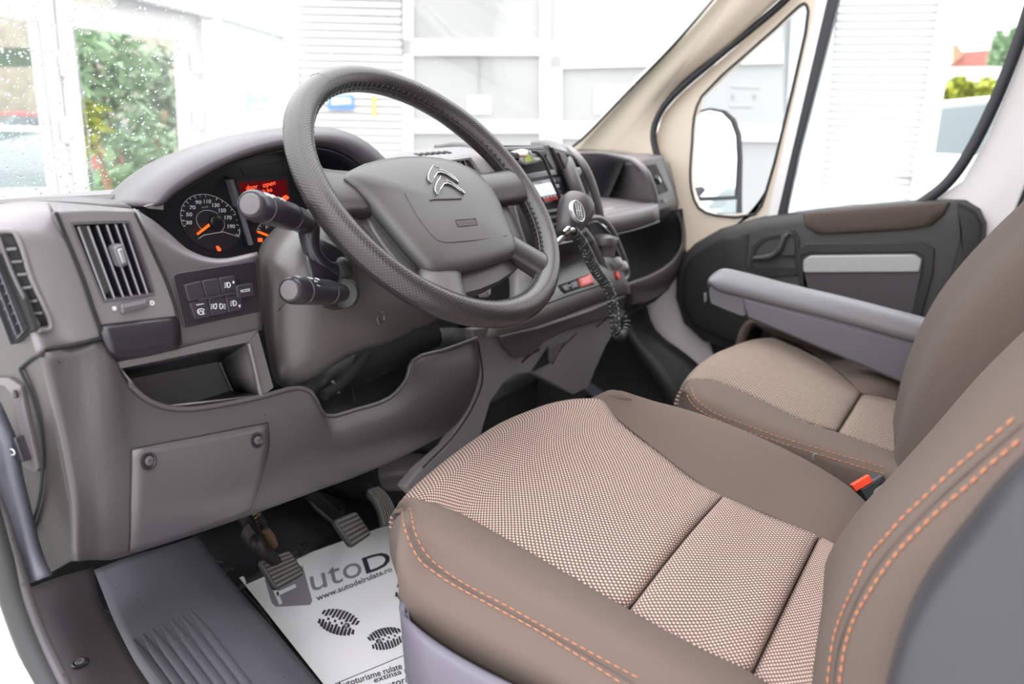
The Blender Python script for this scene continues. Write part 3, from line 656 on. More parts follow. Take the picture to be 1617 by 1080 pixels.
plate('handle_well', dd((1190, 420), (1195, 392), (1208, 379), (1250, 369), (1256, 378), (1257, 432), (1195, 434), dx=.003), 'black', dr, h=.01)
hd = tube('door_handle', [at(x, y, X=XD-.042) for x, y in [(1190, 408), (1205, 407), (1222, 402), (1232, 390), (1238, 376), (1247, 368)]], [.006, .008, .009, .009, .007, .006], 'door_grey', dr, n=10)
plate('handle_grip', dd((1233, 370), (1250, 366), (1256, 385), (1256, 404), (1236, 405), (1228, 396), dx=-.008), 'door_grey', dr, h=.015, rnd=.006, bevel=.002)
plate('lock_rod', dd((1112, 462), (1116, 462), (1117, 474), (1113, 478)), 'silver', dr, h=.006, lift=.006)
# door mirror outside the quarter window
pm = at(1130, 250, X=1.10); dv = unit(ray(1130, 250)); rv = unit(A(.10, -1, .05)); MN = unit(rv-dv); PM = (pm, MN)
mr_ = thing('door_mirror', 'tall door mirror in a black shell outside the quarter window', 'mirror', pm)
MO = [(1094, 188), (1104, 175), (1122, 170), (1146, 174), (1162, 188), (1171, 212), (1173, 250), (1172, 300), (1172, 337), (1110, 338), (1092, 312), (1090, 250)]
MI = [(1098, 190), (1107, 178), (1122, 174), (1142, 178), (1156, 192), (1164, 214), (1166, 250), (1164, 290), (1162, 309), (1110, 311), (1096, 308), (1094, 250)]
dome('shell', q(off(PM, -.012), *MO), 'gasket', mr_, prof=((.5, -.09), (.85, -.07), (.98, -.03), (1, 0), (.96, .001)), n=MN)
ring('rim', q(off(PM, .004), *MO), q(off(PM, .004), *MI), 'gasket', mr_, h=.02, nseg=96, bevel=.002)
plate('mirror_glass', q(PM, *MI), 'mirror', mr_, h=.004, bevel=0)
plate('wide_angle_glass', q(off(PM, .006), (1104, 318), (1163, 315), (1162, 336), (1116, 337)), 'mirror', mr_, h=.003, bevel=0)
tube('mirror_arm', [pm+A(-.02, .03, -.09), pm+A(-.14, .06, -.12), A(.935, pm[1]+.06, pm[2]-.14)], .018, 'gasket', mr_, n=8)
# ================================================================== DASHBOARD
da = thing('dashboard', 'grey plastic dashboard running across the cab under the windscreen', 'dashboard', (0, .2, .45))
def Yp(y): return (A(0, y, 0), A(0, -1, 0))
def yy(y, *pp): return [at(a, b, Y=y) for a, b in pp]
aabb('light_block', (-.80, .38, .47), (.82, .60, .735), 'void', da)  # unseen black block added inside the dash to close gaps and stop light
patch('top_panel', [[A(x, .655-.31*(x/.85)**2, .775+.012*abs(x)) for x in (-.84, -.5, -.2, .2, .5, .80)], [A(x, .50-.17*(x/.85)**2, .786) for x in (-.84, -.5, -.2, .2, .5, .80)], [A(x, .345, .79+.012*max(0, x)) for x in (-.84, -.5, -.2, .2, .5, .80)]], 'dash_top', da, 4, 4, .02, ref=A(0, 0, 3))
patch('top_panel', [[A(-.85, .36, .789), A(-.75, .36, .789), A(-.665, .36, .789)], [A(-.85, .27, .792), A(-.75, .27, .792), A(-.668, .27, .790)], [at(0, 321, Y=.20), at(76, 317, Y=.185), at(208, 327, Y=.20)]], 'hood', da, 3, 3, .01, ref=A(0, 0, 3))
# left end cap
XL = -.85
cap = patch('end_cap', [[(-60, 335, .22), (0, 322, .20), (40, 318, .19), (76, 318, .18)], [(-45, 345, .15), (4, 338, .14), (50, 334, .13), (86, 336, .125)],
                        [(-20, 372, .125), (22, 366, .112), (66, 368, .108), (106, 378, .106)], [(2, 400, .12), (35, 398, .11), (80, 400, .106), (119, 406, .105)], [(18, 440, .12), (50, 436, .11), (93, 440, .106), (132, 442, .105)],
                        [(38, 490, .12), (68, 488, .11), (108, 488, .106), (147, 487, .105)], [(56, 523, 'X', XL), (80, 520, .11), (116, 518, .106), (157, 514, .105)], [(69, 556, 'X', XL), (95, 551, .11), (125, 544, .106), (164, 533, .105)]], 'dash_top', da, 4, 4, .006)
side = plate('side_panel', [(x, y, 'X', XL-.001) for x, y in [(-120, 330), (-55, 345), (-27, 372), (11, 440), (49, 523), (62, 556), (81, 640), (96, 720), (111, 800), (115, 884), (62, 914), (-120, 960)]], 'side_dark', da, h=.004, bevel=.002)
tube('side_seam', [(x, y, 'X', XL-.003) for x, y in [(32, 584), (50, 625), (62, 670), (67, 720), (64, 780), (52, 825), (42, 850)]], .0016, 'void', da, n=6)
tube('cap_seam', [on(cap, 70, 553, -.001)]+[(x, y, .104) for x, y in [(90, 550), (125, 543), (163, 533)]], .0016, 'void', da, n=6)
tube('cap_side_seam', [(x, y, 'X', XL-.002) for x, y in [(32, 582), (50, 567), (69, 557)]], .0016, 'void', da, n=6)
tube('module_seam', [(x, y, .102) for x, y in [(88, 335), (106, 378), (132, 442), (147, 487), (157, 514), (164, 534), (176, 568)]], .0016, 'void', da, n=6)
# grab lever and bonnet release on the side panel
ring('bonnet_lever', [(x, y, 'X', XL-.004) for x, y in [(-20, 596), (12, 597), (32, 610), (44, 670), (60, 740), (56, 746), (8, 722), (-20, 716)]], [(x, y, 'X', XL-.004) for x, y in [(-19, 608), (6, 609), (18, 622), (30, 672), (38, 712), (34, 716), (6, 700), (-19, 696)]], 'dash_smooth', da, h=.02, nseg=60, bevel=.002)
plate('lever_icon_panel', [(x, y, 'X', XL-.012) for x, y in [(4, 695), (22, 691), (36, 730), (8, 722)]], 'bezel', da, h=.01, bevel=.001)
tube('bonnet_icon', [(x, y, 'X', XL-.0145) for x, y in [(13, 712), (17, 709), (22, 712), (23, 717), (16, 718)]], .0006, 'icon_white', da, n=5)
rev('side_screw', (26, 622, 'X', XL-.006), (-1, 0, 0), [(.004, 0), (.004, .002), (.002, .003)], 'bezel', da, n=12)
def slat(name, p, q_, m, parent, depth=.012, th=.0011, dirv=(0, 1, 0), label=None):
    p, q_ = pt(p), pt(q_); d = A(*dirv)*depth; s = unit(np.cross(q_-p, d))*th
    return boxx(name, (p+q_)/2+d/2, (q_-p)/2, s, d/2, m, parent, 0, label, smooth=False)
# wrap-around demister grille on the end cap
gr = decal('door_side_vent', cap, [[(-6, 372), (8, 370), (21, 370)], [(18, 440), (34, 440), (48, 440)], [(52, 518), (62, 517), (76, 512)]], 'void', da, lift=.001, h=.003)
tube('vent_rim', [on(cap, x, y, .002) for x, y in [(-8, 368), (10, 366), (23, 368), (50, 438), (79, 512), (74, 520), (58, 523)]], .0022, 'dash_top', gr, n=8)
for a, b in [((13, 392), (27, 391)), ((21, 412), (36, 411)), ((30, 432), (44, 431)), ((38, 453), (52, 451)), ((46, 475), (60, 473)), ((52, 495), (67, 493))]:
    tube('slat', [on(cap, *a, .003), on(cap, *b, .003)], .0013, 'vent', gr, n=6, du=1)
tube('slat', [on(cap, x, y, .004) for x, y in [(2, 374), (28, 440), (56, 519)]], .0014, 'vent', gr, n=6)
plate('side_grille', [(x, y, 'X', XL-.003) for x, y in [(-40, 372), (-2, 374), (28, 445), (55, 519), (24, 543), (-40, 420)]], 'void', gr, h=.004, bevel=0)
for a, b in [((-10, 385), (43, 522)), ((-20, 390), (33, 528)), ((-30, 400), (24, 543))]:
    slat('slat', (*a, 'X', XL-.004), (*b, 'X', XL-.004), 'button', gr, .004, .0009, (-1, 0, 0))
for k in range(7):
    a = (4+k*6.6, 428+k*15.2); b = (a[0]-8, a[1]+10)
    slat('slat', (*a, 'X', XL-.004), (b[0]-6, b[1]+4, 'X', XL-.004), 'button', gr, .002, .0007, (-1, 0, 0))
# left air vent module
def vent(name, O, I, P, slats, parent, m='dash_top', knob=None, label=None, depth=.014, back=.02, kr=.006, rin=0, rim=None):
    v = ring(name, q(P, *O), q(P, *I), m, parent, h=.008, nseg=8*len(O), bevel=.001, label=label)
    if rin: pass
    ring('rim', q(off(P, .0012), *I), [(c+(p-c)*.965) for c, p in [(sum(q(off(P, .0012), *I))/len(I), p) for p in q(off(P, .0012), *I)]], rim or 'vent', v, h=.01, nseg=8*len(I), bevel=0)
    plate('duct', q(off(P, -back), *I), 'void', v, h=.003, bevel=0)
    II = q(P, *I); dn = -unit(P[1]); N = len(II)
    VV = II+[p+dn*back*1.2 for p in II]; mk('duct_wall', VV, [(i, (i+1) % N, (i+1) % N+N, i+N) for i in range(N)], 'void', v, False)
    for a, b in slats:
        p_, q_ = at(*a, P=off(P, -.001)), at(*b, P=off(P, -.001)); sl_ = slat('slat', p_, q_, 'bezel', v, depth, .0009, dn)
        slat('slat_edge', p_-dn*.0006, q_-dn*.0006, 'vent_light', sl_, .0012, .0008, dn)  # pale strip painted on as the bright highlight along the dark slat's front
    if knob:
        c = at(*knob, P=off(P, .004)); ku = unit(at(*slats[len(slats)//2][0], P=P)-at(*slats[len(slats)//2][1], P=P)); kn = unit(P[1])
        boxx('knob', c, ku*kr*1.7, np.cross(ku, kn)*kr*.8, kn*kr*.9, 'vent', v, kr*.4)
        boxx('knob_insert', c+kn*kr*.9, ku*kr*1.1, np.cross(ku, kn)*kr*.35, kn*.0008, 'silver', v, .0006)
    return v
vl = vent('air_vent', [(88, 336), (150, 333), (212, 333), (240, 392), (262, 446), (281, 500), (157, 514), (119, 406)],
          [(113, 353), (160, 351), (205, 350), (222, 392), (236, 430), (246, 465), (163, 477), (134, 405)], Yp(.104),
          [((123, 358), (167, 475)), ((138, 357), (181, 473)), ((153, 356), (195, 471)), ((168, 355), (208, 469)), ((182, 354), (221, 467)), ((195, 353), (233, 465))], da, knob=(187, 403), label='tall rectangular air vent at the left end')
patch('vent_roll', [[(76, 318, .18), (145, 324, .18), (211, 330, .18)], [(82, 326, .13), (148, 328, .13), (212, 331, .13)], [(88, 336, .104), (150, 333, .104), (213, 334, .104)]], 'dash_smooth', da, 4, 3, .004)
rev('vent_wheel', at(211, 483, Y=.108), (0, -1, 0), [(.0001, -.001), (.0001, 0)], 'vent', vl, n=6) if False else None
boxx('thumb_wheel', at(211, 483.5, Y=.103), (.0135, 0, .001), (0, .003, 0), (0, 0, .0042), 'vent', vl, .002)
for k in range(9): slat('wheel_rib', at(194+k*4.2, 487-k*.9, Y=.0985), at(194.8+k*4.2, 480.5-k*.9, Y=.0985), 'silver_plastic', vl, .002, .0007)
plate('open_mark', [at(181+3.2*math.cos(a), 487+3.6*math.sin(a), Y=.1028) for a in np.linspace(0, 6.28, 13)[:-1]], 'icon_white', vl, h=.0008, bevel=0)
ring('closed_mark', [at(240.5+3.6*math.cos(a), 478.5+4*math.sin(a), Y=.1028) for a in np.linspace(0, 6.28, 13)[:-1]], [at(240.5+1.6*math.cos(a), 478.5+1.8*math.sin(a), Y=.1028) for a in np.linspace(0, 6.28, 13)[:-1]], 'icon_white', vl, h=.0008, bevel=0)
patch('vent_lower_panel', [[(158, 514, .103), (220, 506, .103), (281, 499, .103)], [(165, 535, .098), (222, 530, .098), (285, 522, .098)], [(176, 562, .10), (225, 558, .10), (284, 545, .10)], [(186, 580, .12), (230, 572, .12), (283, 556, .12)]], 'bezel', da, 4, 3, .006, label='near black curved panel under the left vent')
# surround of the instruments with the switch panel
sur = patch('instrument_surround', [[(212, 331, .24), (238, 345, .24), (265, 366, .23), (302, 397, .20), (345, 409, .17), (406, 398, .16)],
                                    [(218, 342, .12), (243, 362, .118), (268, 384, .114), (302, 404, .11), (345, 414, .108), (407, 403, .106)],
                                    [(240, 392, .107), (260, 408, .106), (280, 420, .106), (310, 426, .106), (350, 427, .106), (409, 418, .105)],
                                    [(262, 446, .106), (276, 456, .106), (295, 462, .106), (320, 462, .106), (360, 457, .105), (412, 447, .105)],
                                    [(278, 495, .106), (290, 500, .106), (305, 502, .106), (330, 500, .106), (368, 492, .105), (414, 482, .105)],
                                    [(284, 551, .107), (300, 547, .107), (318, 543, .107), (345, 537, .107), (378, 530, .106), (414, 521, .106)]], 'dash_smooth', da, 4, 4, .005)
tube('surround_seam', [(212, 336, .105), (240, 394, .1035), (264, 448, .1035), (279, 495, .1035), (285, 545, .1035)], .0018, 'void', da, n=6)
sp = plate('switch_panel', yy(.1045, (272, 434), (285, 430), (404, 412), (413, 492), (291, 518)), 'bezel', da, h=.006, rnd=.004, bevel=.001)
SP = .1005
for nm, pp, ic in [('button', ((292, 450), (318, 444), (325, 471), (299, 477)), None), ('button', ((319.5, 443.7), (345, 439.5), (351, 466), (326, 470.5)), None), ('button', ((346.7, 439.3), (371, 435.5), (374, 460), (352, 465.5)), 'fogup'),
                   ('button', ((300, 478.5), (328, 473), (333, 499.5), (309, 505)), 'asr'), ('button', ((329.5, 472.5), (354.5, 468.7), (360, 494.3), (334.5, 499)), 'fog'), ('button', ((356, 468.2), (381, 464), (383, 489), (361.5, 494)), 'fogdn'), ('button', ((373.5, 452), (399, 446.7), (402, 466.2), (376, 471.5)), 'mode')]:
    b_ = plate(nm, yy(SP-(.003 if ic == 'mode' else 0), *pp), 'button', sp, h=.006, rnd=.002, bevel=.0006)
    cx, cy = sum(p[0] for p in pp)/4, sum(p[1] for p in pp)/4; yq = SP-.0005
    if ic == 'mode': text('MODE', *yy(SP-.0035, (cx-7.5, cy+3.2), (cx+7, cy+.6), (cx-8.2, cy-1.6)), 'icon_white', b_, bold=.02)
    if ic in ('fogup', 'fogdn', 'fog'):
        for sgn in ((1,) if ic != 'fog' else (1, -1)):
            ox = cx+sgn*4.5 if ic == 'fog' else cx
            tube('symbol', [at(ox+sgn*dx_, cy+dy_, Y=yq) for dx_, dy_ in [(-2, -4), (2.2, -2.6), (2.6, 2), (-1.2, 4), (-2, -4)]], .0005, 'icon_white', b_, n=5, du=2)
            for k in range(3): tube('symbol', [at(ox-sgn*(3.2 if ic != 'fog' else -4.2), cy-3.2+3.1*k, Y=yq), at(ox-sgn*(6.4 if ic != 'fog' else -7.2), cy-2.2+3.1*k, Y=yq)], .0004, 'icon_white', b_, n=5, du=1)
        if ic != 'fog':
            s = -1 if ic == 'fogup' else 1; plate('symbol', yy(yq, (cx+6, cy+s*3), (cx+10, cy+s*2.4), (cx+8.2, cy+s*7)), 'icon_white', b_, h=.0004, bevel=0)
    if ic == 'asr':
        tube('symbol', [at(cx+6*math.cos(a)+.5, cy+3+4.6*math.sin(a), Y=yq) for a in np.linspace(.6, 5.6, 10)], .0005, 'icon_white', b_, n=5, du=1)
        tube('symbol', yy(yq, (cx-4, cy+5), (cx, cy+1), (cx+3, cy+5.5), (cx+4, cy+1)), .0005, 'icon_white', b_, n=5, du=1)
        tube('symbol', yy(yq, (cx-7, cy-7.5), (cx+4, cy-9.5)), .0005, 'icon_white', b_, n=5, du=1)
tube('button_bar', yy(SP-.002, (313, 473.5), (345, 467.5), (374, 462)), .0013, 'button', sp, n=6, du=1)
# open pocket under the switches
O4 = yy(.107, (186, 580), (393, 540), (413, 626), (238, 646)); B4 = yy(.19, (196, 600), (347, 571), (368, 618), (262, 652))
pk = thing_pk = mk('pocket', [*B4], [(0, 1, 2, 3)], 'console', da, False)
for nm, a, b, m_ in [('pocket_wall', 0, 1, 'bezel'), ('pocket_wall', 1, 2, 'console'), ('pocket_wall', 2, 3, 'console'), ('pocket_wall', 3, 0, 'console')]:
    patch(nm, [[O4[a], O4[b]], [B4[a], B4[b]]], m_, pk, 1, 1, .002)
plate('pocket_frame', yy(.106, (392, 541), (408, 522), (433, 612), (413, 628)), 'console', pk, h=.006, bevel=.0012)
plate('pocket_top', yy(.105, (178, 574), (283, 551), (408, 521), (393, 541), (184, 584)), 'console', pk, h=.006, bevel=.001)
tube('pocket_edge', yy(.105, (393, 542), (402, 580), (412, 624)), .002, 'dash_top', pk, n=6)
tube('pocket_edge', yy(.186, (347, 572), (357, 596), (367, 617)), .0015, 'dash_top', pk, n=6)
# lower dash
LC = [[(70, 557, 'X', XL), (88, 640, 'X', XL-.001), (103, 720, 'X', XL-.001), (118, 800, 'X', XL), (124, 886, 'X', XL)],
      [(112, 549, .106), (122, 635, .09), (134, 715, .082), (146, 800, .085), (150, 884, .115)],
      [(163, 536, .105), (168, 620, .086), (172, 710, .078), (176, 800, .082), (176, 884, .115)],
      [(203, 606, .104), (206, 670, .088), (210, 740, .078), (214, 810, .084), (214, 873, .118)],
      [(235, 633, .104), (240, 680, .09), (245, 740, .08), (250, 805, .086), (250, 862, .12)],
      [(280, 646, .104), (287, 690, .09), (292, 740, .082), (298, 800, .088), (300, 846, .122)],
      [(345, 640, .104), (350, 685, .09), (354, 735, .084), (356, 785, .09), (354, 828, .124)],
      [(420, 624, .106), (425, 670, .093), (420, 720, .087), (412, 770, .093), (405, 810, .126)],
      [(470, 612, .108), (480, 655, .096), (475, 700, .09), (465, 750, .10), (460, 790, .13)],
      [(492, 620, .108), (506, 662, .097), (506, 702, .093), (500, 742, .103), (500, 775, .132)],
      [(514, 656, .112), (526, 682, .10), (532, 708, .096), (538, 735, .106), (540, 761, .135)],
      [(560, 647, .113), (572, 672, .101), (578, 696, .098), (582, 720, .108), (586, 743, .136)],
      [(615, 628, .114), (628, 652, .102), (634, 675, .10), (638, 697, .11), (642, 718, .138)],
      [(641, 600, .115), (662, 626, .103), (672, 650, .101), (676, 674, .11), (676, 700, .138)],
      [(652, 569, .115), (690, 600, .104), (702, 626, .101), (706, 650, .11), (702, 686, .138)],
      [(700, 553, .115), (724, 580, .104), (734, 608, .101), (735, 634, .11), (726, 664, .138)],
      [(753, 534, .115), (757, 562, .105), (757, 590, .103), (752, 612, .112), (742, 640, .138)]]
low = patch('lower_panel', [list(r) for r in zip(*LC)], 'dash', da, 3, 5, .006, label='wide lower dash panel, flecked with dirt')
tube('lower_panel_edge', [c[0] for c in LC[3:]], .0028, 'dash_smooth', da, n=8, du=3)  # lip added in a lighter plastic as the highlight along the edge
# tray behind the right part of the lower panel
patch('open_tray', [[(480, 600, .16), (560, 560, .2), (650, 520, .2), (770, 520, .2)], [(500, 660, .15), (560, 650, .19), (650, 610, .19), (765, 560, .18)]], 'black', da, 2, 2, .01)
tube('tray_rib', [(525, 602, .15), (535, 620, .15)], .0022, 'dash_top', da, n=6)
tube('tray_rib', [(556, 614, .17), (561, 636, .17)], .0015, 'button', da, n=6)
tube('tray_strut', [(510, 625, .145), (545, 600, .155), (580, 560, .17)], .007, 'void', da, n=8)
# fuse cover
FCv = [[(207, 711), (260, 700), (320, 689), (380, 677), (421, 669)], [(207, 750), (262, 738), (322, 726), (382, 714), (423, 703)], [(206, 795), (262, 783), (320, 770), (376, 756), (412, 748)], [(206, 840), (260, 828), (318, 813), (370, 796), (402, 782)], [(204, 869), (258, 855), (312, 836), (360, 819), (393, 806)]]
gapr = [[(x+(-2.2 if j == 0 else 2.2 if j == 4 else 0), y+(-2.2 if i == 0 else 0)) for j, (x, y) in enumerate(r)] for i, r in enumerate(FCv)]
decal('fuse_cover_gap', low, gapr, 'void', da, .0006, .001, 3)
fc = decal('fuse_cover', low, FCv, 'dash_smooth', da, .0022, .0016, 3, label='screwed-on fuse box cover')
for x, y in [(231, 728), (403, 695)]:
    c = on(low, x, y, .0015); nn = unit(on(low, x, y, .01)-on(low, x, y, 0))
    rev('screw', c, nn, [(.0085, 0), (.0085, .0022), (.0070, .0026), (.0062, .0016)], 'bezel', fc, n=20)
    rev('screw_head', c, nn, [(.0045, 0), (.0045, .003), (.0035, .0036), (.0015, .0036), (.0013, .002)], 'dash_smooth', fc, n=16)
# instrument hood
HS = [(203, 324), (235, 287), (290, 250), (350, 226), (400, 211), (445, 204), (490, 200), (530, 203), (565, 216), (598, 242), (622, 272), (635, 305)]
HI = [(255, 322), (272, 309), (308, 287), (352, 263), (400, 246), (445, 236), (488, 232), (522, 236), (552, 250), (576, 272), (592, 300), (598, 330)]
S3 = [at(x, y, Y=.275) for x, y in HS]; I3 = [at(x, y, Y=.262) for x, y in HI]
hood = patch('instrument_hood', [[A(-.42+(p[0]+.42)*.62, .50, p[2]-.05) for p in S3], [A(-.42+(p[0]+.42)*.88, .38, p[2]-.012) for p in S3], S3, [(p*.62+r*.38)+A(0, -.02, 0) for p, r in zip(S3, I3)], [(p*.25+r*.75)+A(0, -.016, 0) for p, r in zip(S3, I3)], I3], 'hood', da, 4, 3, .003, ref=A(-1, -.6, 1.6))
patch('hood_lining', [I3, [p+A(0, .04, -.006) for p in I3], [p+A(0, .10, -.008) for p in I3]], 'bezel', da, 4, 2, .003)
PC = Yp(.335)
clu = plate('instrument_cluster', q(PC, (225, 325), (262, 300), (310, 275), (370, 250), (450, 235), (520, 238), (570, 262), (600, 310), (600, 400), (480, 420), (345, 425), (290, 410), (240, 365)), 'cluster', da, h=.01, bevel=0)
plate('lens_corner', q(Yp(.25), (228, 326), (258, 316), (259, 332), (236, 330)), 'dash_top', da, h=.004, bevel=.0008)
def G_(dx, dy): return at(332+46.5*dx-7*dy, 350+5*dx-43*dy, P=off(PC, .0012))
plate('speedometer', [G_(1.06*math.cos(a), 1.06*math.sin(a)) for a in np.linspace(0, 2*math.pi, 49)[:-1]], 'dial', clu, h=.002, bevel=0)
pw = 'print_white'
strip('dial_ring', [G_(math.cos(R(a))*1.0, math.sin(R(a))*1.0) for a in range(-28, 200, 6)], .0007, pw, clu)
for k in range(20):
    a = R(196-k*11.6); L_ = .12 if k % 2 else .08
    strip('dial_tick', [G_(math.cos(a), math.sin(a)), G_(math.cos(a)*(1-L_), math.sin(a)*(1-L_))], .0011, pw, clu)
for s_, x, y in [('30', 298, 351.5), ('50', 298.5, 338.6), ('70', 303.7, 327.6), ('90', 313, 319.4), ('110', 327.3, 318), ('130', 340.7, 324), ('150', 351, 332.3), ('170', 360, 343.7), ('190', 365, 357.5)]:
    wd = 5 if len(s_) == 2 else 5.8
    text(s_, *q(off(PC, .0014), (x-wd, y+3.1), (x+wd, y+3.1), (x-wd, y-3.3)), pw, clu, 'dial_number', bold=.035)
text('km/h', *q(off(PC, .0014), (319, 328.5), (328.5, 327.5), (319, 325.8)), pw, clu, 'dial_number')
def H_(a, r): return at(332+22*r*math.cos(a)-3*r*math.sin(a), 350.5+2*r*math.cos(a)-18.5*r*math.sin(a), P=off(PC, .0014))
strip('dial_ring', [H_(R(a), 1) for a in range(-50, 235, 9)], .0006, pw, clu)
strip('dial_line', q(off(PC, .0014), (313, 377), (322, 371), (352, 366), (377, 374), (378, 360)), .0008, pw, clu)
rev('needle_hub', at(340, 350, P=off(PC, .001)), (0, -1, 0), [(.0105, 0), (.0105, .004), (.008, .006), (.002, .0065)], 'bezel', clu, n=20)
plate('needle', q(off(PC, .006), (330, 353), (332, 357), (312.5, 371.5), (311, 368.5)), 'needle', clu, h=.001, bevel=0)
plate('divider', q(off(PC, .012), (364, 284), (369, 282), (401, 386), (395, 388)), 'silver_plastic', clu, h=.012, bevel=.0008)
plate('divider_shade', q(off(PC, .008), (360, 278), (364, 284), (395, 388), (391, 388)), 'bezel', clu, h=.008, bevel=0)
plate('fuel_gauge', [at(421+17*math.cos(a), 367+17*math.sin(a), P=off(PC, .001)) for a in np.linspace(0, 2*math.pi, 25)[:-1]], 'dial', clu, h=.002, bevel=0)
strip('dial_ring', [at(421+15*math.cos(R(a)), 366+15*math.sin(R(a)), P=off(PC, .0014)) for a in range(178, 271, 10)], .0005, pw, clu)
for a in (180, 200, 222, 246, 268): strip('dial_tick', [at(421+r_*math.cos(R(a)), 366+r_*math.sin(R(a)), P=off(PC, .0014)) for r_ in (15, 11)], .0008, pw, clu)
text('F', *q(off(PC, .0016), (419.5, 361.5), (424, 361.5), (419.5, 355.5)), pw, clu, 'dial_number')
plate('needle', q(off(PC, .004), (408, 364), (407, 367.5), (425, 374.5), (427, 371.5)), 'needle', clu, h=.001, bevel=0)
plate('fuel_warning', q(off(PC, .002), (408, 376), (414.5, 376), (414.5, 382), (408, 382)), 'red_lit', clu, h=.001, bevel=0)
plate('warning_lamp', q(off(PC, .002), (341.5, 389), (345, 388), (349.5, 394), (348, 397), (344, 396)), 'red_lit', clu, h=.001, bevel=0)
dp = plate('display', q(off(PC, .001), (377, 288), (452, 283), (458, 318), (384, 326)), 'lcd_red', clu, h=.002, bevel=0)
ring('display_frame', q(off(PC, .002), (372, 284), (456, 278), (463, 322), (380, 331)), q(off(PC, .002), (377, 288), (452, 283), (458, 318), (384, 326)), 'dial', clu, h=.002, bevel=0)
text('door', *q(off(PC, .0016), (388.5, 300.5), (407, 297.5), (388, 293)), 'red_lit', clu, bold=.01)
text('open', *q(off(PC, .0016), (415, 298.5), (435, 294), (414.5, 291)), 'red_lit', clu, bold=.01)
text('2:36', *q(off(PC, .0016), (414, 305), (430, 302), (413.5, 300)), 'red_lit', clu, bold=.01)
plate('display_symbol', q(off(PC, .0016), (446, 311), (452, 308), (457, 312), (453, 316), (447, 315)), 'red_lit', clu, h=.0006, bevel=0)
plate('warning_strip', q(off(PC, .001), (380, 266), (445, 255), (450, 268), (386, 278)), 'bezel', clu, h=.001, bevel=0)
# ================================================================== CENTRE OF THE DASHBOARD
cow = patch('centre_cowl', [[(560, 262, .40), (600, 247, .40), (650, 238, .38), (700, 232, .34), (740, 231, .32), (772, 246, .26)],
                            [(575, 275, .26), (610, 262, .24), (660, 250, .21), (705, 243, .18), (748, 241, .16), (782, 262, .15)],
                            [(590, 300, .12), (630, 290, .115), (670, 275, .112), (712, 258, .11), (756, 256, .11), (792, 288, .11)],
                            [(600, 360, .11), (640, 350, .11), (680, 340, .108), (722, 330, .106), (770, 330, .106), (808, 350, .106)],
                            [(620, 460, .12), (660, 450, .115), (700, 440, .11), (742, 430, .11), (790, 430, .11), (830, 440, .11)]], 'dash_top', da, 4, 4, .006)
for k in range(6):
    decal('defrost_slot', cow, [[(653+k*9.2, 243.2-k*.7), (658+k*9.2, 242.4-k*.7)], [(663+k*9.2, 246.3-k*.7), (668+k*9.2, 245.5-k*.7)]], 'void', da, .0012, .0008, 2)
PVc = Yp(.104)
vent('air_vent', [(700, 262), (703, 254), (744, 248), (772, 290), (740, 310), (715, 300)], [(705, 261), (707, 256), (741, 251.5), (762, 284), (735, 300), (716, 282)], PVc,
     [((712, 257), (722, 280)), ((719, 256), (730, 284)), ((726, 255), (739, 287)), ((733, 254), (748, 288))], da, 'dash_top', depth=.008, label='vent half hidden behind the steering wheel hub')
tube('pod_rim', [(688, 235, .34), (715, 231.5, .32), (742, 232, .28), (766, 243, .20), (783, 264, .14), (796, 300, .11), (808, 350, .10), (825, 400, .10)], [.008, .010, .012, .013, .013, .013, .013, .013], 'console', da, n=10)
PR = Yp(.115)
rf = plate('radio_fascia', q(PR, (780, 229), (868, 229), (885, 262), (898, 310), (915, 390), (815, 400), (800, 330)), 'bezel', da, h=.02, bevel=.002)
plate('fascia_lip', q(off(PR, .006), (786, 233), (858, 231), (861, 235.5), (789, 238)), 'silver_plastic', rf, h=.008, bevel=.001)
plate('storage_slot', q(off(PR, .002), (812, 258), (866, 254), (878, 270), (834, 276)), 'void', rf, h=.004, bevel=0)
plate('slot_side', q(off(PR, .003), (858, 242), (866, 240), (880, 268), (876, 271)), 'dash_smooth', rf, h=.004, bevel=.001)
plate('slot_shelf', q(off(PR, .008), (832, 275), (877, 268), (880, 275.5), (838, 282)), 'silver_plastic', rf, h=.008, bevel=.001)
cl = thing('dash_clock', 'small grey clip-on gadget with a green display above the radio', 'gadget', at(832, 250, P=off(PR, .01)))
dome('case', q(off(PR, .012), (808, 240), (826, 235), (846, 240), (852, 252), (846, 258), (826, 261), (812, 254)), 'silver', cl, prof=((1, -.012), (1, 0), (.9, .004), (.7, .005)))
plate('display', q(off(PR, .018), (827, 246), (839, 244.5), (842, 254), (830, 256.5)), 'lcd_green', cl, h=.001, bevel=0)
boxx('clip', at(822, 243, P=off(PR, .018)), CR*.012, CU*.005, CF*.006, 'cream', cl, .003)
boxx('clip', at(814, 248, P=off(PR, .018)), CR*.006, CU*.005, CF*.006, 'steel_dirty', cl, .002)
cb = tube('microphone_cable', [at(x, y, P=off(PR, d)) for x, y, d in [(840, 239, .02), (849, 241, .025), (858, 251, .028), (866, 270, .025), (875, 292, .022), (884, 312, .018), (886, 322, .01)]], .0028, 'gasket', None, n=8)
tag(cb, 'dark cable hanging down in front of the radio', 'cable')
boxx('cable_plug', at(856, 243, P=off(PR, .022)), CR*.008, CU*.005, CF*.005, 'black', cb, .002)
ra = thing('car_radio', 'silver and red fronted car radio in the centre of the dashboard', 'radio', at(862, 300, P=PR))
ro = plate('front_panel', q(off(PR, .008), (838, 286), (886, 279), (897, 316), (856, 325)), 'bezel', ra, h=.02, bevel=.002)
plate('display', q(off(PR, .0095), (842, 292), (870, 287), (879, 306), (853, 311)), 'screen_white', ra, h=.002, bevel=0)
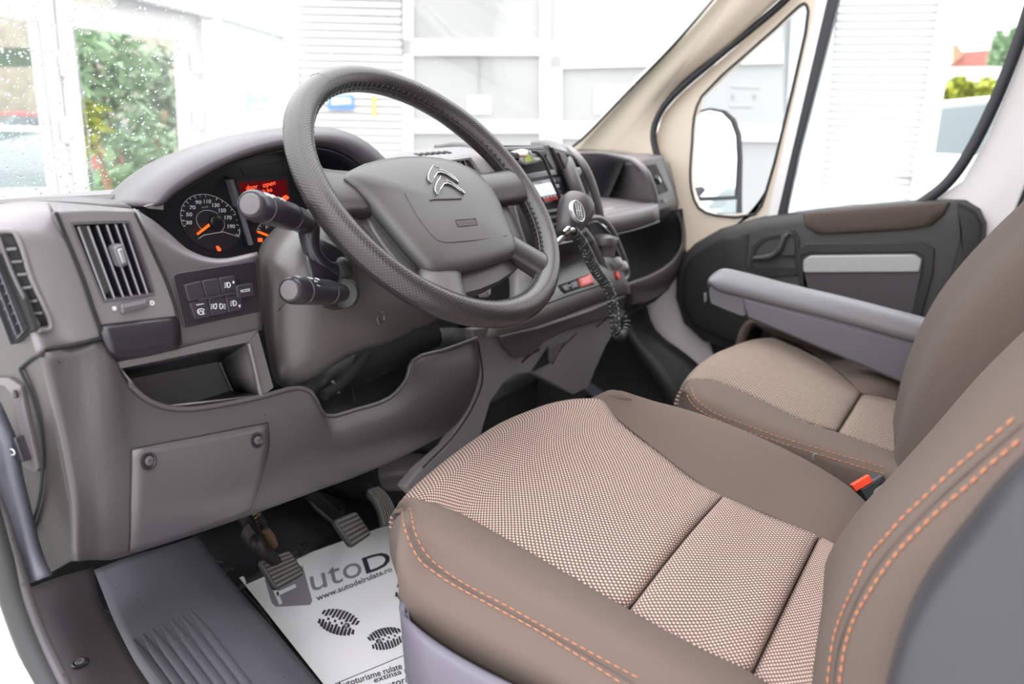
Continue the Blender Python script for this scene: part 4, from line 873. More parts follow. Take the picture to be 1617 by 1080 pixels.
plate('top_strip', q(off(PR, .0098), (841, 288), (869, 283), (871, 287), (843, 292)), 'silver', ra, h=.002, bevel=0)
plate('red_strip', q(off(PR, .0098), (857, 313), (880, 308), (882, 314), (861, 319)), 'red_plastic', ra, h=.002, bevel=0)
for k in range(4): plate('key', q(off(PR, .011), (858+k*5.5, 311.4-k), (861.5+k*5.5, 310.8-k), (862.3+k*5.5, 312.8-k), (858.8+k*5.5, 313.4-k)), 'icon_white', ra, h=.002, bevel=0)
for k, (x, y, m_) in enumerate([(874, 286, 'silver_plastic'), (881, 285, 'button'), (880, 294, 'silver'), (884, 303, 'button'), (886, 310, 'silver_plastic')]):
    plate('key', q(off(PR, .012), (x-3, y-2.5), (x+3, y-3.2), (x+4, y+2.4), (x-2, y+3)), m_, ra, h=.003, bevel=.0005)
for k, y in enumerate((330, 340, 352)):
    plate('ledge', q(off(PR, .008), (855+k*2, y+4), (900+k*2, y-4), (902+k*2, y), (857+k*2, y+8)), ('silver_plastic', 'console', 'dash_smooth')[k], rf, h=.01, bevel=.001)
tube('pod_rim', [(842, 227, .34), (862, 228, .27), (880, 236, .18), (894, 256, .115), (905, 285, .095), (916, 315, .09), (926, 350, .085), (930, 385, .09)], [.007, .010, .013, .0135, .0135, .0135, .0135, .013], 'console', da, n=12)
sv = plate('side_vent_face', yy(.11, (872, 232), (900, 240), (925, 262), (944, 306), (948, 345), (925, 350), (905, 310), (890, 270)), 'dash_smooth', da, h=.01, bevel=.002)
plate('duct', yy(.108, (894, 243), (906, 246), (920, 268), (931, 300), (929, 307), (918, 306), (908, 270)), 'void', sv, h=.004, bevel=0)
plate('vane', yy(.105, (883, 241), (894, 244), (910, 275), (918, 306), (905, 306), (896, 272)), 'dash_smooth', sv, h=.006, bevel=.001)
rev('vane_knob', at(910, 271, Y=.103), (0, -1, 0), [(.008, 0), (.008, .006), (.006, .008), (.001, .008)], 'silver_plastic', sv, n=20)
boxx('vane_wheel', at(906, 311, Y=.10), (.014, 0, 0), (0, .004, 0), (0, 0, .003), 'silver_plastic', sv, .001)
tube('pod_rim', [(870, 230, .30), (892, 234, .2), (908, 244, .12), (922, 262, .098), (934, 288, .093), (943, 318, .092), (950, 350, .095)], [.006, .007, .008, .008, .008, .008, .008], 'dash_top', da, n=10)
# ------------------------------------------------------------------ lower console
con = patch('console_ledge', [[(800, 410, .12), (850, 398, .11), (905, 388, .10), (945, 380, .10), (975, 385, .11)], [(806, 452, .08), (860, 440, .07), (915, 420, .065), (955, 408, .065), (985, 412, .08)],
                              [(800, 490, .05), (865, 471, .045), (925, 452, .045), (962, 440, .045), (989, 438, .06)], [(775, 520, .045), (845, 502, .04), (915, 476, .04), (965, 458, .045), (994, 450, .06)], [(765, 536, .07), (845, 516, .065), (915, 490, .065), (965, 472, .07), (996, 464, .08)]], 'console', da, 4, 4, .006)
sw = decal('switch_row', con, [[(880, 451), (905, 442), (933, 431.5)], [(885, 459), (910, 451), (936, 442)], [(891, 464), (915, 456), (938, 449)]], 'bezel', da, .0005, .001)
decal('button', con, [[(882.5, 451.5), (895, 447)], [(891.5, 462), (899.5, 459.5)]], 'button', sw, .002, .0015, label='grey button')
decal('button', con, [[(897, 446.5), (909, 442)], [(901.5, 459), (914.5, 454.5)]], 'button', sw, .002, .0015)
decal('button', con, [[(911, 441), (931.5, 433)], [(916, 454), (936.3, 447.5)]], 'red_button', sw, .0025, .0015, label='red hazard warning button')
for x, y in ((897, 452), (906, 450)): decal('symbol', con, [[(x-1.2, y-1), (x+1.6, y-2)], [(x-.6, y+1.6), (x+2, y+.6)]], 'icon_white', sw, .0026, .0004, 2)
tube('console_crease', [on(con, x, y, .0) for x, y in [(802, 494), (850, 484), (900, 466), (950, 450)]], .0012, 'void', da, n=6)
PL = Yp(.155)
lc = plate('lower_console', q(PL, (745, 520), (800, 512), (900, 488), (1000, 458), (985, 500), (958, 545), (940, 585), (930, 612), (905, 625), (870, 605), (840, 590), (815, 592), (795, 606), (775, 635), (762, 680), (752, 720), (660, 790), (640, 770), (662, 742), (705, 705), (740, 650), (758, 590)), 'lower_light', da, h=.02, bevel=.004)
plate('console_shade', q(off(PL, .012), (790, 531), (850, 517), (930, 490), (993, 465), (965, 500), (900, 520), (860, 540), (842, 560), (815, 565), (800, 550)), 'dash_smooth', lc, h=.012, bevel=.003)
plate('console_recess', q(off(PL, .008), (844, 585), (868, 550), (893, 538), (884, 556), (872, 571), (858, 578)), 'void', lc, h=.004, bevel=0)
plate('recess_lip', q(off(PL, .012), (868, 548), (893, 537), (874, 571), (868, 571)), 'console', lc, h=.004, bevel=.001)
tube('console_seam', q(off(PL, .001), (872, 575), (885, 552), (911, 526)), .0014, 'void', lc, n=6)
tube('console_seam', q(off(PL, .001), (942, 516), (962, 500)), .002, 'void', lc, n=6)
tube('console_seam', q(off(PL, .001), (824, 572), (838, 560), (852, 552)), .002, 'void', lc, n=6)
tube('console_seam', q(off(PL, .001), (755, 540), (762, 600), (748, 640), (715, 690), (668, 738)), .0014, 'void', lc, n=6)
aabb('tunnel', (-.12, .20, .13), (.22, .62, .40), 'black', da, .03)
# holder to the right of the gear lever
hb = plate('holder_well', yy(.07, (926, 352), (945, 348), (965, 366), (985, 415), (990, 436), (965, 442), (945, 400)), 'bezel', da, h=.01, bevel=.003)
tube('holder_rim', yy(.062, (914, 350), (932, 344), (951, 346), (966, 362), (978, 388), (989, 418), (991, 434), (984, 443), (966, 448)), .0052, 'console', hb, n=10)
tube('holder_rim', yy(.06, (920, 362), (933, 380), (946, 405), (956, 428), (962, 446)), .0075, 'console', hb, n=10)
ash = thing('ashtray', 'grey lidded ashtray cup in the holder beside the gear lever', 'ashtray', at(952, 400, Y=.06))
rev('cup', at(956, 404, Y=.055), (0, 0, 1), [(.018, 0), (.022, .03), (.024, .034)], 'dash_smooth', ash)
rev('lid', at(953, 377, Y=.055), (0, 0, 1), [(.026, -.010), (.027, -.002), (.024, .004), (.012, .008), (.001, .009)], 'hub_dark', ash)
boxx('lid_catch', at(969, 382, Y=.035), (.008, 0, 0), (0, .004, 0), (0, 0, .004), 'silver_plastic', ash, .002)
for x, y in ((971, 416), (980, 422)): rev('control_knob', at(x, y, Y=.055), (.1, -1, .5), [(.011, 0), (.011, .01), (.008, .014), (.001, .015)], 'silver_plastic', hb, n=16)
rev('red_socket_cap', at(974, 435, Y=.05), (.1, -1, .4), [(.009, 0), (.009, .004), (.001, .005)], 'red_plastic', hb, n=16)
# ------------------------------------------------------------------ gear lever
kb = at(891, 372, Y=.005); kt = at(913, 322, Y=.005); ka = unit(kt-kb); KL = np.linalg.norm(kt-kb)
gl = thing('gear_lever', 'gear lever with a bulky dark grey knob and a chrome ringed shift pattern', 'gear lever', kb)
rev('knob', kb, ka, [(.012, -.002), (.0165, .002), (.0195, KL*.25), (.025, KL*.5), (.0295, KL*.75), (.030, KL*.92), (.026, KL*1.08), (.016, KL*1.17), (.001, KL*1.2)], 'hub_dark', gl, 32)
ec = at(914, 333, Y=-.022); en = unit(unit(CC-ec)*.55+CR*.75+CU*.28); eu = unit(np.cross(en, CR)); ev = np.cross(eu, en)
rev('emblem_ring', ec-en*.010, en, [(.0180, .004), (.0180, .009), (.0170, .0105), (.0158, .010)], 'silver', gl, 32)
rev('emblem_disc', ec-en*.010, en, [(.0158, .006), (.0158, .0100), (.001, .0102)], 'black', gl, 28)
PE = (ec+en*.0012, en)
def eo(x, y): return ec+en*.0012+ev*x+eu*y*-1
e_up = unit(CU-(CU@en)*en); e_rt = unit(np.cross(e_up, en)); e_rt = e_rt if e_rt@CR > 0 else -e_rt
def eo(x, y): return ec+en*.0010+e_rt*x+e_up*y
for a, b in [((-.008, .008), (-.008, -.008)), ((-.0015, .009), (-.0015, -.009)), ((.005, .009), (.005, -.009)), ((-.008, 0), (.005, 0))]: tube('gate_line', [eo(*a), eo(*b)], .0006, 'icon_white', gl, n=5, du=1)
for s_, x, y in [('1', -.0085, .0095), ('3', -.002, .011), ('5', .0045, .0105), ('2', -.0085, -.0115), ('4', -.002, -.0135), ('6', .0045, -.0125)]:
    text(s_, eo(x, y-.001), eo(x+.0022, y-.001), eo(x, y+.0026), 'icon_white', gl)
tube('stick', [kb-ka*.02+A(0, .01, 0), kb+ka*.002], .005, 'chrome', gl, n=12, du=1)
dome('boot', q(off(Yp(.06), 0), (862, 392), (885, 380), (915, 382), (930, 398), (915, 410), (880, 415)), 'black', gl, prof=((1, -.02), (1, 0), (.7, .02), (.35, .04)), n=(0, -1, .6), curve=3)
# coiled cord
def coil(path, r, wr, turns, n=7, seg=12):
    C_ = cr([pt(p) for p in path], 12); L = [0]
    for i in range(1, len(C_)): L.append(L[-1]+np.linalg.norm(C_[i]-C_[i-1]))
    N = turns*seg; P = []
    u = A(1, 0, 0)
    for k in range(N+1):
        d = L[-1]*k/N; i = max(0, min(len(C_)-2, int(np.searchsorted(L, d))-1)); t = (d-L[i])/(L[i+1]-L[i]); c = C_[i]*(1-t)+C_[i+1]*t
        tg = unit(C_[i+1]-C_[i]); u = unit(u-(u@tg)*tg); v = np.cross(tg, u); an = 2*math.pi*k/seg
        P.append(c+r*(math.cos(an)*u+math.sin(an)*v))
    return P
cc = thing('coiled_cord', 'black coiled microphone cord looping down beside the gear lever', 'cord', at(950, 430, Y=0))
cpath = [(905, 366, -.012), (916, 380, -.008), (928, 402, 0), (941, 428, .005), (956, 448, .005), (966, 470, .0), (970, 500, -.0), (972, 522, 0), (977, 531, .004), (984, 527, .01), (988, 514, .015), (988, 502, .02)]
tube('coil', coil(cpath, .0082, .0024, 40), .0021, 'cord_black', cc, n=6, du=1)
tube('plug', [(890, 368, -.012), (899, 362, -.014), (907, 366, -.013)], [.004, .006, .005], 'chrome', cc, n=8)
# ================================================================== PASSENGER SIDE OF THE DASHBOARD
plate('tray_back', yy(.30, (890, 240), (960, 243), (1010, 247), (1005, 335), (920, 340)), 'button', da, h=.01, bevel=0)
patch('tray_side', [[(985, 256, .295), (1004, 253, .16)], [(973, 285, .295), (1027, 285, .13)], [(960, 314, .295), (1037, 326, .125)]], 'dash_top', da, 1, 4, .004)
patch('tray_floor', [[(940, 310, .298), (962, 312, .298)], [(946, 322, .2), (1000, 316, .2)], [(949, 334, .125), (1036, 321, .125)]], 'dash_top', da, 4, 3, .004)
patch('tray_lip', [[(945, 333, .13), (990, 327, .122), (1037, 318, .115)], [(947, 342, .10), (990, 336, .098), (1040, 326, .096)], [(958, 356, .095), (998, 350, .095), (1041, 338, .096)], [(975, 369, .12), (1008, 360, .12), (1042, 350, .12)]], 'dash_top', da, 4, 3, .005)
tube('tray_lip_edge', [(972, 370, .115), (1005, 362, .113), (1040, 350, .113)], .003, 'dash_smooth', da, n=8)
tube('tray_arch', [(905, 243, .26), (950, 243, .25), (988, 250, .20), (1006, 257, .15), (1021, 273, .12), (1031, 296, .11), (1038, 326, .11)], [.004, .005, .007, .008, .0075, .007, .006], 'dash_top', da, n=10)
PVp = (at(1035, 285, X=.70), unit(A(-.12, -1, 0)))
vp = vent('air_vent', [(1003, 256), (1045, 248), (1070, 318), (1042, 332)], [(1014, 262), (1035, 258.5), (1056, 302), (1042, 308)], PVp,
          [((1017.5, 262), (1044, 307)), ((1021, 261), (1046.5, 306)), ((1024.5, 260.5), (1049, 305)), ((1028, 260), (1051.5, 304)), ((1031.5, 259), (1054, 303))], da, 'dash_top', knob=(1038, 284), depth=.008, label='small air vent at the passenger end', kr=.008)
patch('vent_roll', [[at(978, 246, Y=.34), at(1005, 242, Y=.34), at(1048, 240, Y=.34)], [at(988, 247, Y=.24), at(1015, 243, Y=.24), at(1048, 243, Y=.24)], [at(1003, 257, P=PVp), at(1025, 251.5, P=PVp), at(1045, 248.5, P=PVp)]], 'dash_top', da, 4, 4, .006)
patch('vent_skirt', [[at(1041, 329, P=PVp), at(1070, 317, P=PVp)], [at(1043, 342, Y=.16), at(1070, 332, Y=.16)], [at(1046, 354, Y=.19), at(1068, 344, Y=.19)]], 'dash_top', da, 2, 3, .006)
patch('dash_end', [[at(1045, 248, P=PVp), (1062, 262, .2)], [at(1058, 280, P=PVp), (1074, 300, .2)], [at(1070, 318, P=PVp), (1080, 340, .2)]], 'dash_top', da, 2, 3, .006)
boxx('vent_tab', at(1049, 317, P=off(PVp, .002)), (.012, 0, 0), (0, .004, 0), (0, 0, .004), 'silver_plastic', vp, .001)
patch('bin_well', [[(960, 350, .24), (1010, 345, .22), (1050, 335, .17), (1078, 330, .13)], [(965, 400, .24), (1010, 400, .22), (1055, 395, .17), (1082, 385, .125)], [(975, 462, .2), (1010, 455, .18), (1050, 440, .15), (1080, 420, .125)]], 'void', da, 3, 3, .004)
patch('bin_rim', [[(1067, 337, .145), (1074, 357, .136), (1075, 383, .128), (1063, 407, .122), (1032, 430, .118), (991, 446, .108)],
                  [(1068, 336, .135), (1076, 356, .125), (1077, 384, .118), (1065, 410, .112), (1034, 433, .108), (990, 450, .10)],
                  [(1074, 334, .15), (1083, 360, .13), (1082, 395, .125), (1068, 428, .12), (1040, 450, .115), (990, 466, .11)],
                  [(1076, 340, .2), (1085, 370, .18), (1083, 412, .17), (1060, 450, .165), (1035, 470, .16), (985, 490, .15)]], 'dash_smooth', da, 4, 4, .005)
plate('bin_underside', yy(.17, (985, 470), (1062, 440), (1062, 452), (1035, 476), (1000, 496), (980, 520), (968, 520)), 'void', da, h=.02, bevel=.003)
plate('bin_handle', yy(.155, (1003, 470), (1018, 462), (1020, 465), (1004, 475)), 'dash_top', da, h=.004, bevel=.001)
plate('tunnel_edge', [(x, y, 'Z', .16) for x, y in [(922, 614), (934, 604), (972, 632), (958, 640)]], 'seat_plastic', da, h=.01, bevel=.002)
# ================================================================== STEERING COLUMN
sc_ = thing('steering_column', 'dark grey steering column cowl with two switch stalks', 'steering column', at(500, 480, Y=.1))
shr = patch('cowl', [[(462, 338, .20), (490, 330, .16), (530, 335, .13), (590, 350, .12), (680, 380, .13), (720, 400, .15)],
                     [(432, 362, .19), (465, 372, .13), (510, 385, .10), (580, 415, .09), (660, 450, .10), (710, 460, .14)],
                     [(410, 392, .185), (440, 412, .125), (490, 430, .09), (570, 460, .08), (640, 490, .085), (700, 500, .13)],
                     [(407, 425, .18), (436, 462, .12), (490, 480, .088), (570, 500, .075), (635, 512, .085), (680, 515, .13)],
                     [(413, 500, .175), (437, 530, .12), (490, 530, .09), (565, 528, .078), (625, 525, .085), (663, 518, .13)],
                     [(428, 580, .17), (446, 596, .125), (490, 580, .097), (560, 548, .085), (615, 537, .09), (655, 522, .135)],
                     [(436, 604, .19), (455, 613, .145), (492, 600, .12), (550, 562, .11), (600, 545, .12), (648, 526, .16)]], 'shroud', sc_, 4, 4, .004)
decal('cowl_recess', shr, [[(470, 352), (505, 372), (545, 395)], [(482, 400), (515, 415), (553, 428)], [(495, 462), (525, 455), (556, 450)], [(512, 486), (530, 490), (550, 482)]], 'bezel', sc_, .0012, .002, 5, label='near black recess around the stalks')
tube('cowl_seam', [on(shr, x, y, 0) for x, y in [(452, 476), (440, 490), (424, 508)]], .0006, 'void', sc_, n=5)
rev('cowl_screw', on(shr, 601, 503, 0), unit(on(shr, 601, 503, .01)-on(shr, 601, 503, 0)), [(.0095, 0), (.0095, .001), (.008, .0022), (.006, .0022), (.005, .0002), (.001, 0)], 'shroud', sc_, n=22)
tube('inner_tube', [(540, 590, .22), (600, 560, .2), (680, 520, .17)], .03, 'void', sc_, n=12)
# key area below the hub
rev('ignition_lock', at(757, 456, Y=.08), (.3, -1, .2), [(.014, 0), (.014, .012), (.011, .015), (.004, .015)], 'silver_plastic', sc_, n=18)
plate('key_blade', yy(.06, (753, 450), (757, 449), (759, 463), (755, 464)), 'chrome', sc_, h=.002, bevel=.0004)
def stalk(tip, root, r, name, arm=None, marks=(), lb=''):
    tip, root = pt(tip), pt(root); a = unit(root-tip); L_ = np.linalg.norm(root-tip); u = unit(np.cross(a, A(0, 0, 1)))
    b = rev(name, tip, a, [(r*.80, -.0005), (r*.84, -.0015), (r*.93, 0), (r, .003), (r*1.02, .012), (r*1.02, .0215), (r*.96, .022), (r*.96, .0235), (r*1.02, .024), (r*1.0, L_*.62), (r*.93, L_*.625), (r*.93, L_*.645), (r*.99, L_*.65), (r*.8, L_*.85), (r*.62, L_)], 'bezel', sc_, 32, label=lb)
    rev('end_cap', tip-a*.0045, a, [(r*.1, .0), (r*.66, .0006), (r*.72, .0018), (r*.72, .004)], 'dash_smooth', b, 28)
    return b, a, L_, u
s1, a1, L1, u1 = stalk((397, 323, .04), (486, 351, .10), .0148, 'upper_stalk', lb='upper stalk for lights and indicators')
tube('stalk_arm', [at(470, 346, Y=.10), at(486, 356, Y=.105), at(489, 378, Y=.105), at(495, 402, Y=.10), at(510, 420, Y=.095), (536, 431, .09)], [.014, .0135, .0115, .011, .011, .012], 'bezel', s1, n=14)
rev('stalk_boot', at(531, 430, Y=.09), (1, .2, -.1), [(.013, -.006), (.018, 0), (.019, .006), (.014, .012)], 'black', s1, n=20)
s2, a2, L2, u2 = stalk((459, 458.5, .035), (545, 463, .075), .0143, 'lower_stalk', lb='lower stalk for the wipers')
rev('stalk_boot', at(542, 463, Y=.073), a2, [(.0105, -.004), (.0175, .0), (.0185, .006), (.012, .012)], 'black', s2, n=20)
def smark(tip, a, r, d, ang, pts, parent, w_=.0008):
    t = pt(tip); e1 = unit(CU-(CU@a)*a); e2 = np.cross(a, e1); e2 = e2 if e2@(CC-t) > 0 else -e2
    P = [t+a*(d+x)+(r*1.035)*(math.cos(ang+y/r)*e1+math.sin(ang+y/r)*e2) for x, y in pts]
    tube('symbol', P, w_*.6, 'icon_white', parent, n=5, du=1)
T1, T2 = (397, 323, .04), (459, 458.5, .035)
for pts, an, d in [([(-.002, -.002), (.001, -.002), (.001, .002), (-.002, .002), (-.003, 0), (-.002, -.002)], .75, .012), ([(.003, -.002), (.007, -.002)], .75, .012), ([(.003, .002), (.007, .002)], .75, .012), ([(.008, -.003), (.012, -.002), (.012, .002), (.008, .003), (.008, -.003)], .75, .012),
                   ([(-.002, -.002), (.001, -.002), (.001, .002), (-.002, .002), (-.002, -.002)], .6, .034), ([(0, -.002), (.003, 0), (0, .002)], .6, .046), ([(0, -.003), (0, .003)], .6, .056)]:
    smark(T1, a1, .0148, d, an, pts, s1)
for pts, an, d in [([(-.003, -.002), (0, 0), (.003, -.002), (.003, .002), (-.003, .002)], .25, .010), ([(0, -.002), (0, .003)], .3, .032), ([(.003, -.002), (.003, .003)], .3, .032), ([(-.003, .008), (0, .006), (.003, .008)], .3, .034), ([(-.002, .012), (.003, .013)], .3, .034), ([(0, 0), (0, .006)], .2, .047), ([(.003, 0), (.003, .004)], .2, .047)]:
    smark(T2, a2, .0143, d, an, pts, s2)
# ================================================================== STEERING WHEEL
WC = A(-.3995, .0278, .7989); phi, psi = .7287, -.0879
WN = A(math.sin(psi)*math.cos(phi), -math.cos(psi)*math.cos(phi), math.sin(phi)); W1 = unit(np.cross(A(0, 0, 1), WN)); W2 = np.cross(WN, W1)
WR, Wr = .1813, .0160
sw_ = thing('steering_wheel', 'black leather steering wheel with a grey airbag hub, ahead of the near seat', 'steering wheel', WC)
V, UV, F_ = [], [], []; NA, NB = 160, 24
for i in range(NA+1):
    a = 2*math.pi*i/NA
    # the rim is thinner over the stitched inner seam and swells at the thumb grips
    g = 1+.05*math.exp(-((math.degrees(a)-35)/12)**2)+.05*math.exp(-((math.degrees(a)-145)/12)**2)
    for j in range(NB+1):
        b = 2*math.pi*j/NB; rr = Wr*g*(1-.04*math.exp(-((b-math.pi)/.25)**2))
        V.append(WC+(WR+rr*math.cos(b))*(math.cos(a)*W1+math.sin(a)*W2)+rr*1.04*math.sin(b)*WN); UV.append((a*WR, b*Wr))
for i in range(NA):
    for j in range(NB): F_.append((i*(NB+1)+j, i*(NB+1)+j+1, (i+1)*(NB+1)+j+1, (i+1)*(NB+1)+j))
rim = mk('rim', V, F_, MATS.get('leather') or bpy.data.materials['leather'], sw_, True, UV, fix=False)
def wp(x, y, z=0): return WC+x*W1+y*W2+z*WN
def wr(a, b=math.pi, k=1.0): a = R(a); return WC+(WR+Wr*k*math.cos(b))*(math.cos(a)*W1+math.sin(a)*W2)+Wr*k*math.sin(b)*WN
tube('inner_seam', [wr(a, math.pi-.15, .99) for a in range(0, 360, 4)], .0013, 'black', sw_, n=6, du=1, closed=True)
# zigzag stitches along the inner seam
rg = random.Random(4)
def stitches(a0, a1, parent):
    V, F_ = [], []; a = a0; k = 0
    while a < a1:
        p, q_ = wr(a, math.pi-.55, 1.02), wr(a+1.3, math.pi+.12, 1.02)
        if k % 2: p, q_ = wr(a, math.pi+.12, 1.02), wr(a+1.3, math.pi-.55, 1.02)
        d = unit(q_-p); n_ = unit((p+q_)/2-(WC+WR*(math.cos(R(a))*W1+math.sin(R(a))*W2))); s = np.cross(d, n_)*.0007; kk = len(V)
        V += [p+s, p-s, q_-s, q_+s, p+n_*.0011, q_+n_*.0011]; F_ += [(kk, kk+4, kk+5, kk+3), (kk+1, kk+2, kk+5, kk+4)]
        a += 1.5; k += 1
    return joinparts('stitching', [(V, F_)], 'thread_dark', parent, kind='stuff')
mat('thread_dark', (.02, .018, .02), .5)
stitches(0, 360, sw_)
for a in (-62, 118): tube('cover_seam', [wr(a, b, 1.005) for b in np.linspace(-2.2, 2.2, 14)], .0008, 'hub', sw_, n=5, du=1)
# spokes
def spoke(ang, w0, w1, r0, z0, m_='leather_smooth', r1=None):
    a = R(ang); d = math.cos(a)*W1+math.sin(a)*W2; s = -math.sin(a)*W1+math.cos(a)*W2; r1 = r1 or WR-.006; rows = []
    Nn = 16; V = []; F_ = []
    for k in range(9):
        t = k/8; r_ = r0+(r1-r0)*t; wd = w0+(w1-w0)*t; wd *= (1+.5*max(0, t-.75)**2*16*.35); th = .011+.002*t; zc = z0*(1-t)
        for j in range(Nn):
            b = 2*math.pi*j/Nn; cx_, sx_ = math.cos(b), math.sin(b)
            V.append(WC+d*r_+s*wd*math.copysign(abs(cx_)**.75, cx_)+WN*(zc+th*math.copysign(abs(sx_)**.75, sx_)))
    for k in range(8): F_ += [(k*Nn+j, k*Nn+(j+1) % Nn, (k+1)*Nn+(j+1) % Nn, (k+1)*Nn+j) for j in range(Nn)]
    F_ += [tuple(range(Nn)), tuple(8*Nn+j for j in range(Nn-1, -1, -1))]
    return mk('spoke', V, F_, m_, sw_, True, fix=True)
for a_, w0, w1 in ((178, .032, .030), (0, .026, .027), (-50, .022, .021), (-124, .028, .032)): spoke(a_, w0, w1, .05, -.010, 'leather_smooth')
for a_ in (178, 0, -50, -124):
    ds = {178: 10, 0: 9, -50: 7, -124: 11}[a_]
    tube('spoke_seam', [wr(a_+t*ds, math.pi-.55-.35*(1-t*t), 1.0) for t in np.linspace(-1, 1, 9)], .0011, 'thread_dark', sw_, n=5, du=1)
# hub behind the airbag
PWb = (WC-WN*.010, WN); PWa = (WC+WN*.008, WN)
dome('hub_back', q(PWb, (530, 288), (552, 330), (590, 380), (640, 435), (668, 462), (700, 468), (760, 458), (812, 430), (830, 402), (818, 360), (796, 310), (770, 275), (700, 252), (620, 250), (560, 262)), 'hub_dark', sw_, prof=((.7, -.045), (.95, -.03), (1, -.008), (.98, 0), (.9, .002)), n=WN, curve=2)
plate('hub_side_trim', q(off(PWb, .004), (572, 320), (590, 322), (640, 378), (688, 436), (720, 450), (706, 462), (672, 456), (628, 415), (590, 365)), 'hub', sw_, h=.012, bevel=.003, curve=2, label='lighter grey flank left of the airbag')
agp = [(538, 283), (548, 271), (572, 259), (598, 252), (626, 248), (660, 247), (692, 250), (718, 256), (740, 266), (760, 281), (777, 300), (790, 324), (800, 348), (810, 372), (815, 387), (813, 398), (804, 405), (770, 416), (730, 426), (694, 431), (683, 430), (672, 424), (645, 394), (615, 358), (583, 319), (558, 296)]
ab = dome('airbag_cover', q(PWa, *agp), 'hub', sw_, prof=((1.0, -.026), (1.0, -.004), (.988, .001), (.955, .005), (.87, .0085), (.72, .0115), (.5, .0135), (.25, .0145)), n=WN, label='grey airbag cover with a raised double chevron')
tube('airbag_gap', [p-WN*.006 for p in q(PWa, *agp)], .002, 'void', sw_, n=6, du=1, closed=True)
# raised double chevron
def zc(x, y): return on(ab, 640+x/7.714, 240+y/7.714, .0010)
for pts, inn in [([(262, 310), (270, 352), (298, 388), (345, 320), (380, 265), (420, 262), (470, 277), (520, 300), (580, 340), (640, 390), (622, 358), (590, 322), (530, 280), (450, 235), (385, 202), (325, 180), (290, 240)], [(290, 320), (300, 350), (335, 268), (375, 236), (440, 250), (520, 290), (470, 258), (400, 222), (338, 208), (305, 270)]),
                 ([(350, 440), (352, 482), (378, 530), (425, 452), (460, 400), (500, 395), (552, 414), (600, 440), (655, 480), (712, 522), (690, 482), (640, 445), (592, 408), (540, 375), (480, 340), (420, 310), (378, 375)], [(374, 450), (380, 490), (412, 405), (455, 370), (510, 378), (590, 425), (545, 392), (480, 355), (428, 338), (392, 400)])]:
    P3 = [zc(x, y) for x, y in pts]; n_ = WN
    c_ = sum(P3)/len(P3); em = mk('emblem_chevron', [p+n_*.0012 for p in P3]+[p-n_*.002 for p in P3], [tuple(range(len(P3)))]+[(i, i+len(P3), (i+1) % len(P3)+len(P3), (i+1) % len(P3)) for i in range(len(P3))], 'hub', sw_, False, fix=True)
    tube('chrome_outline', [p+n_*.0012 for p in P3], .00075, 'chrome', em, n=6, du=1, closed=True)
    tube('chrome_crease', [zc(x, y)+n_*.0012 for x, y in inn[3:8]], .0003, 'chrome', em, n=5, du=1)
tube('cover_crease', [zc(x, y)-WN*.0004 for x, y in [(300, 590), (340, 580), (480, 577), (620, 572), (680, 570)]], .0011, 'hub_dark', sw_, n=5)
tube('cover_crease', [on(ab, x, y, -.0002) for x, y in [(640, 305), (662, 345), (684, 372), (694, 380), (740, 380), (800, 372)]], .0012, 'hub', sw_, n=6)
tube('label_frame', [zc(x, y)-WN*.0006 for x, y in [(612, 830), (850, 808), (880, 885), (640, 908)]], .00055, 'hub_dark', sw_, n=5, du=1, closed=True)
text('AIRBAG', zc(648, 893), zc(862, 873), zc(632, 842), 'hub_dark', sw_, lift=-.0004, bold=.01)
# ================================================================== FLOOR, SILL AND PEDALS
si = thing('sill_cover', 'grainy black plastic step cover with one screw beside the door opening', 'sill cover', at(130, 1000, Z=.30))
sil = patch('cover', [[(42, 930, 'Z', .30), (90, 912, 'Z', .31), (147, 896, 'Z', .31)], [(48, 985, 'Z', .30), (100, 970, 'Z', .31), (160, 952, 'Z', .305)], [(62, 1040, 'Z', .30), (125, 1020, 'Z', .31), (192, 1012, 'Z', .30)], [(82, 1095, 'Z', .30), (160, 1085, 'Z', .31), (240, 1086, 'Z', .295)], [(110, 1170, 'Z', .30), (210, 1165, 'Z', .31), (290, 1160, 'Z', .29)]], 'sill_plastic', si, 4, 4, .02)
nn = unit(on(sil, 127, 1048, .01)-on(sil, 127, 1048)); rev('screw', on(sil, 127, 1048, 0), nn, [(.0085, 0), (.0085, .002), (.007, .003), (.0058, .001)], 'bezel', si, n=20); rev('screw_head', on(sil, 127, 1048, 0), nn, [(.005, 0), (.005, .0035), (.004, .0045), (.0018, .0045), (.0016, .003)], 'dash_top', si, n=16)
ds = thing('door_aperture', 'body edge with rubber seals around the open driver door', 'door frame', pt((20, 900, 'X', -.88)))
tube('rubber_seal', [(x, y, 'X', -.893) for x, y in [(-60, 700), (-22, 800), (2, 880), (22, 950), (48, 1020), (84, 1095), (130, 1180)]], .0105, 'rubber', ds, n=10)
tube('seal_lip', [(x, y, 'X', -.885) for x, y in [(-30, 740), (2, 815), (22, 880), (42, 945), (66, 1010), (100, 1080), (140, 1160)]], .006, 'sill_plastic', ds, n=8)
patch('blue_strip', [[(-20, 640, 'X', -.87), (8, 700, 'X', -.868)], [(-12, 720, 'X', -.872), (18, 765, 'X', -.87)], [(4, 790, 'X', -.874), (34, 820, 'X', -.87)], [(22, 860, 'X', -.876), (50, 880, 'X', -.872)], [(38, 925, 'X', -.878), (62, 915, 'X', -.874)]], 'strip_blue', ds, 3, 4, .012, label='scuffed blue grey strip')
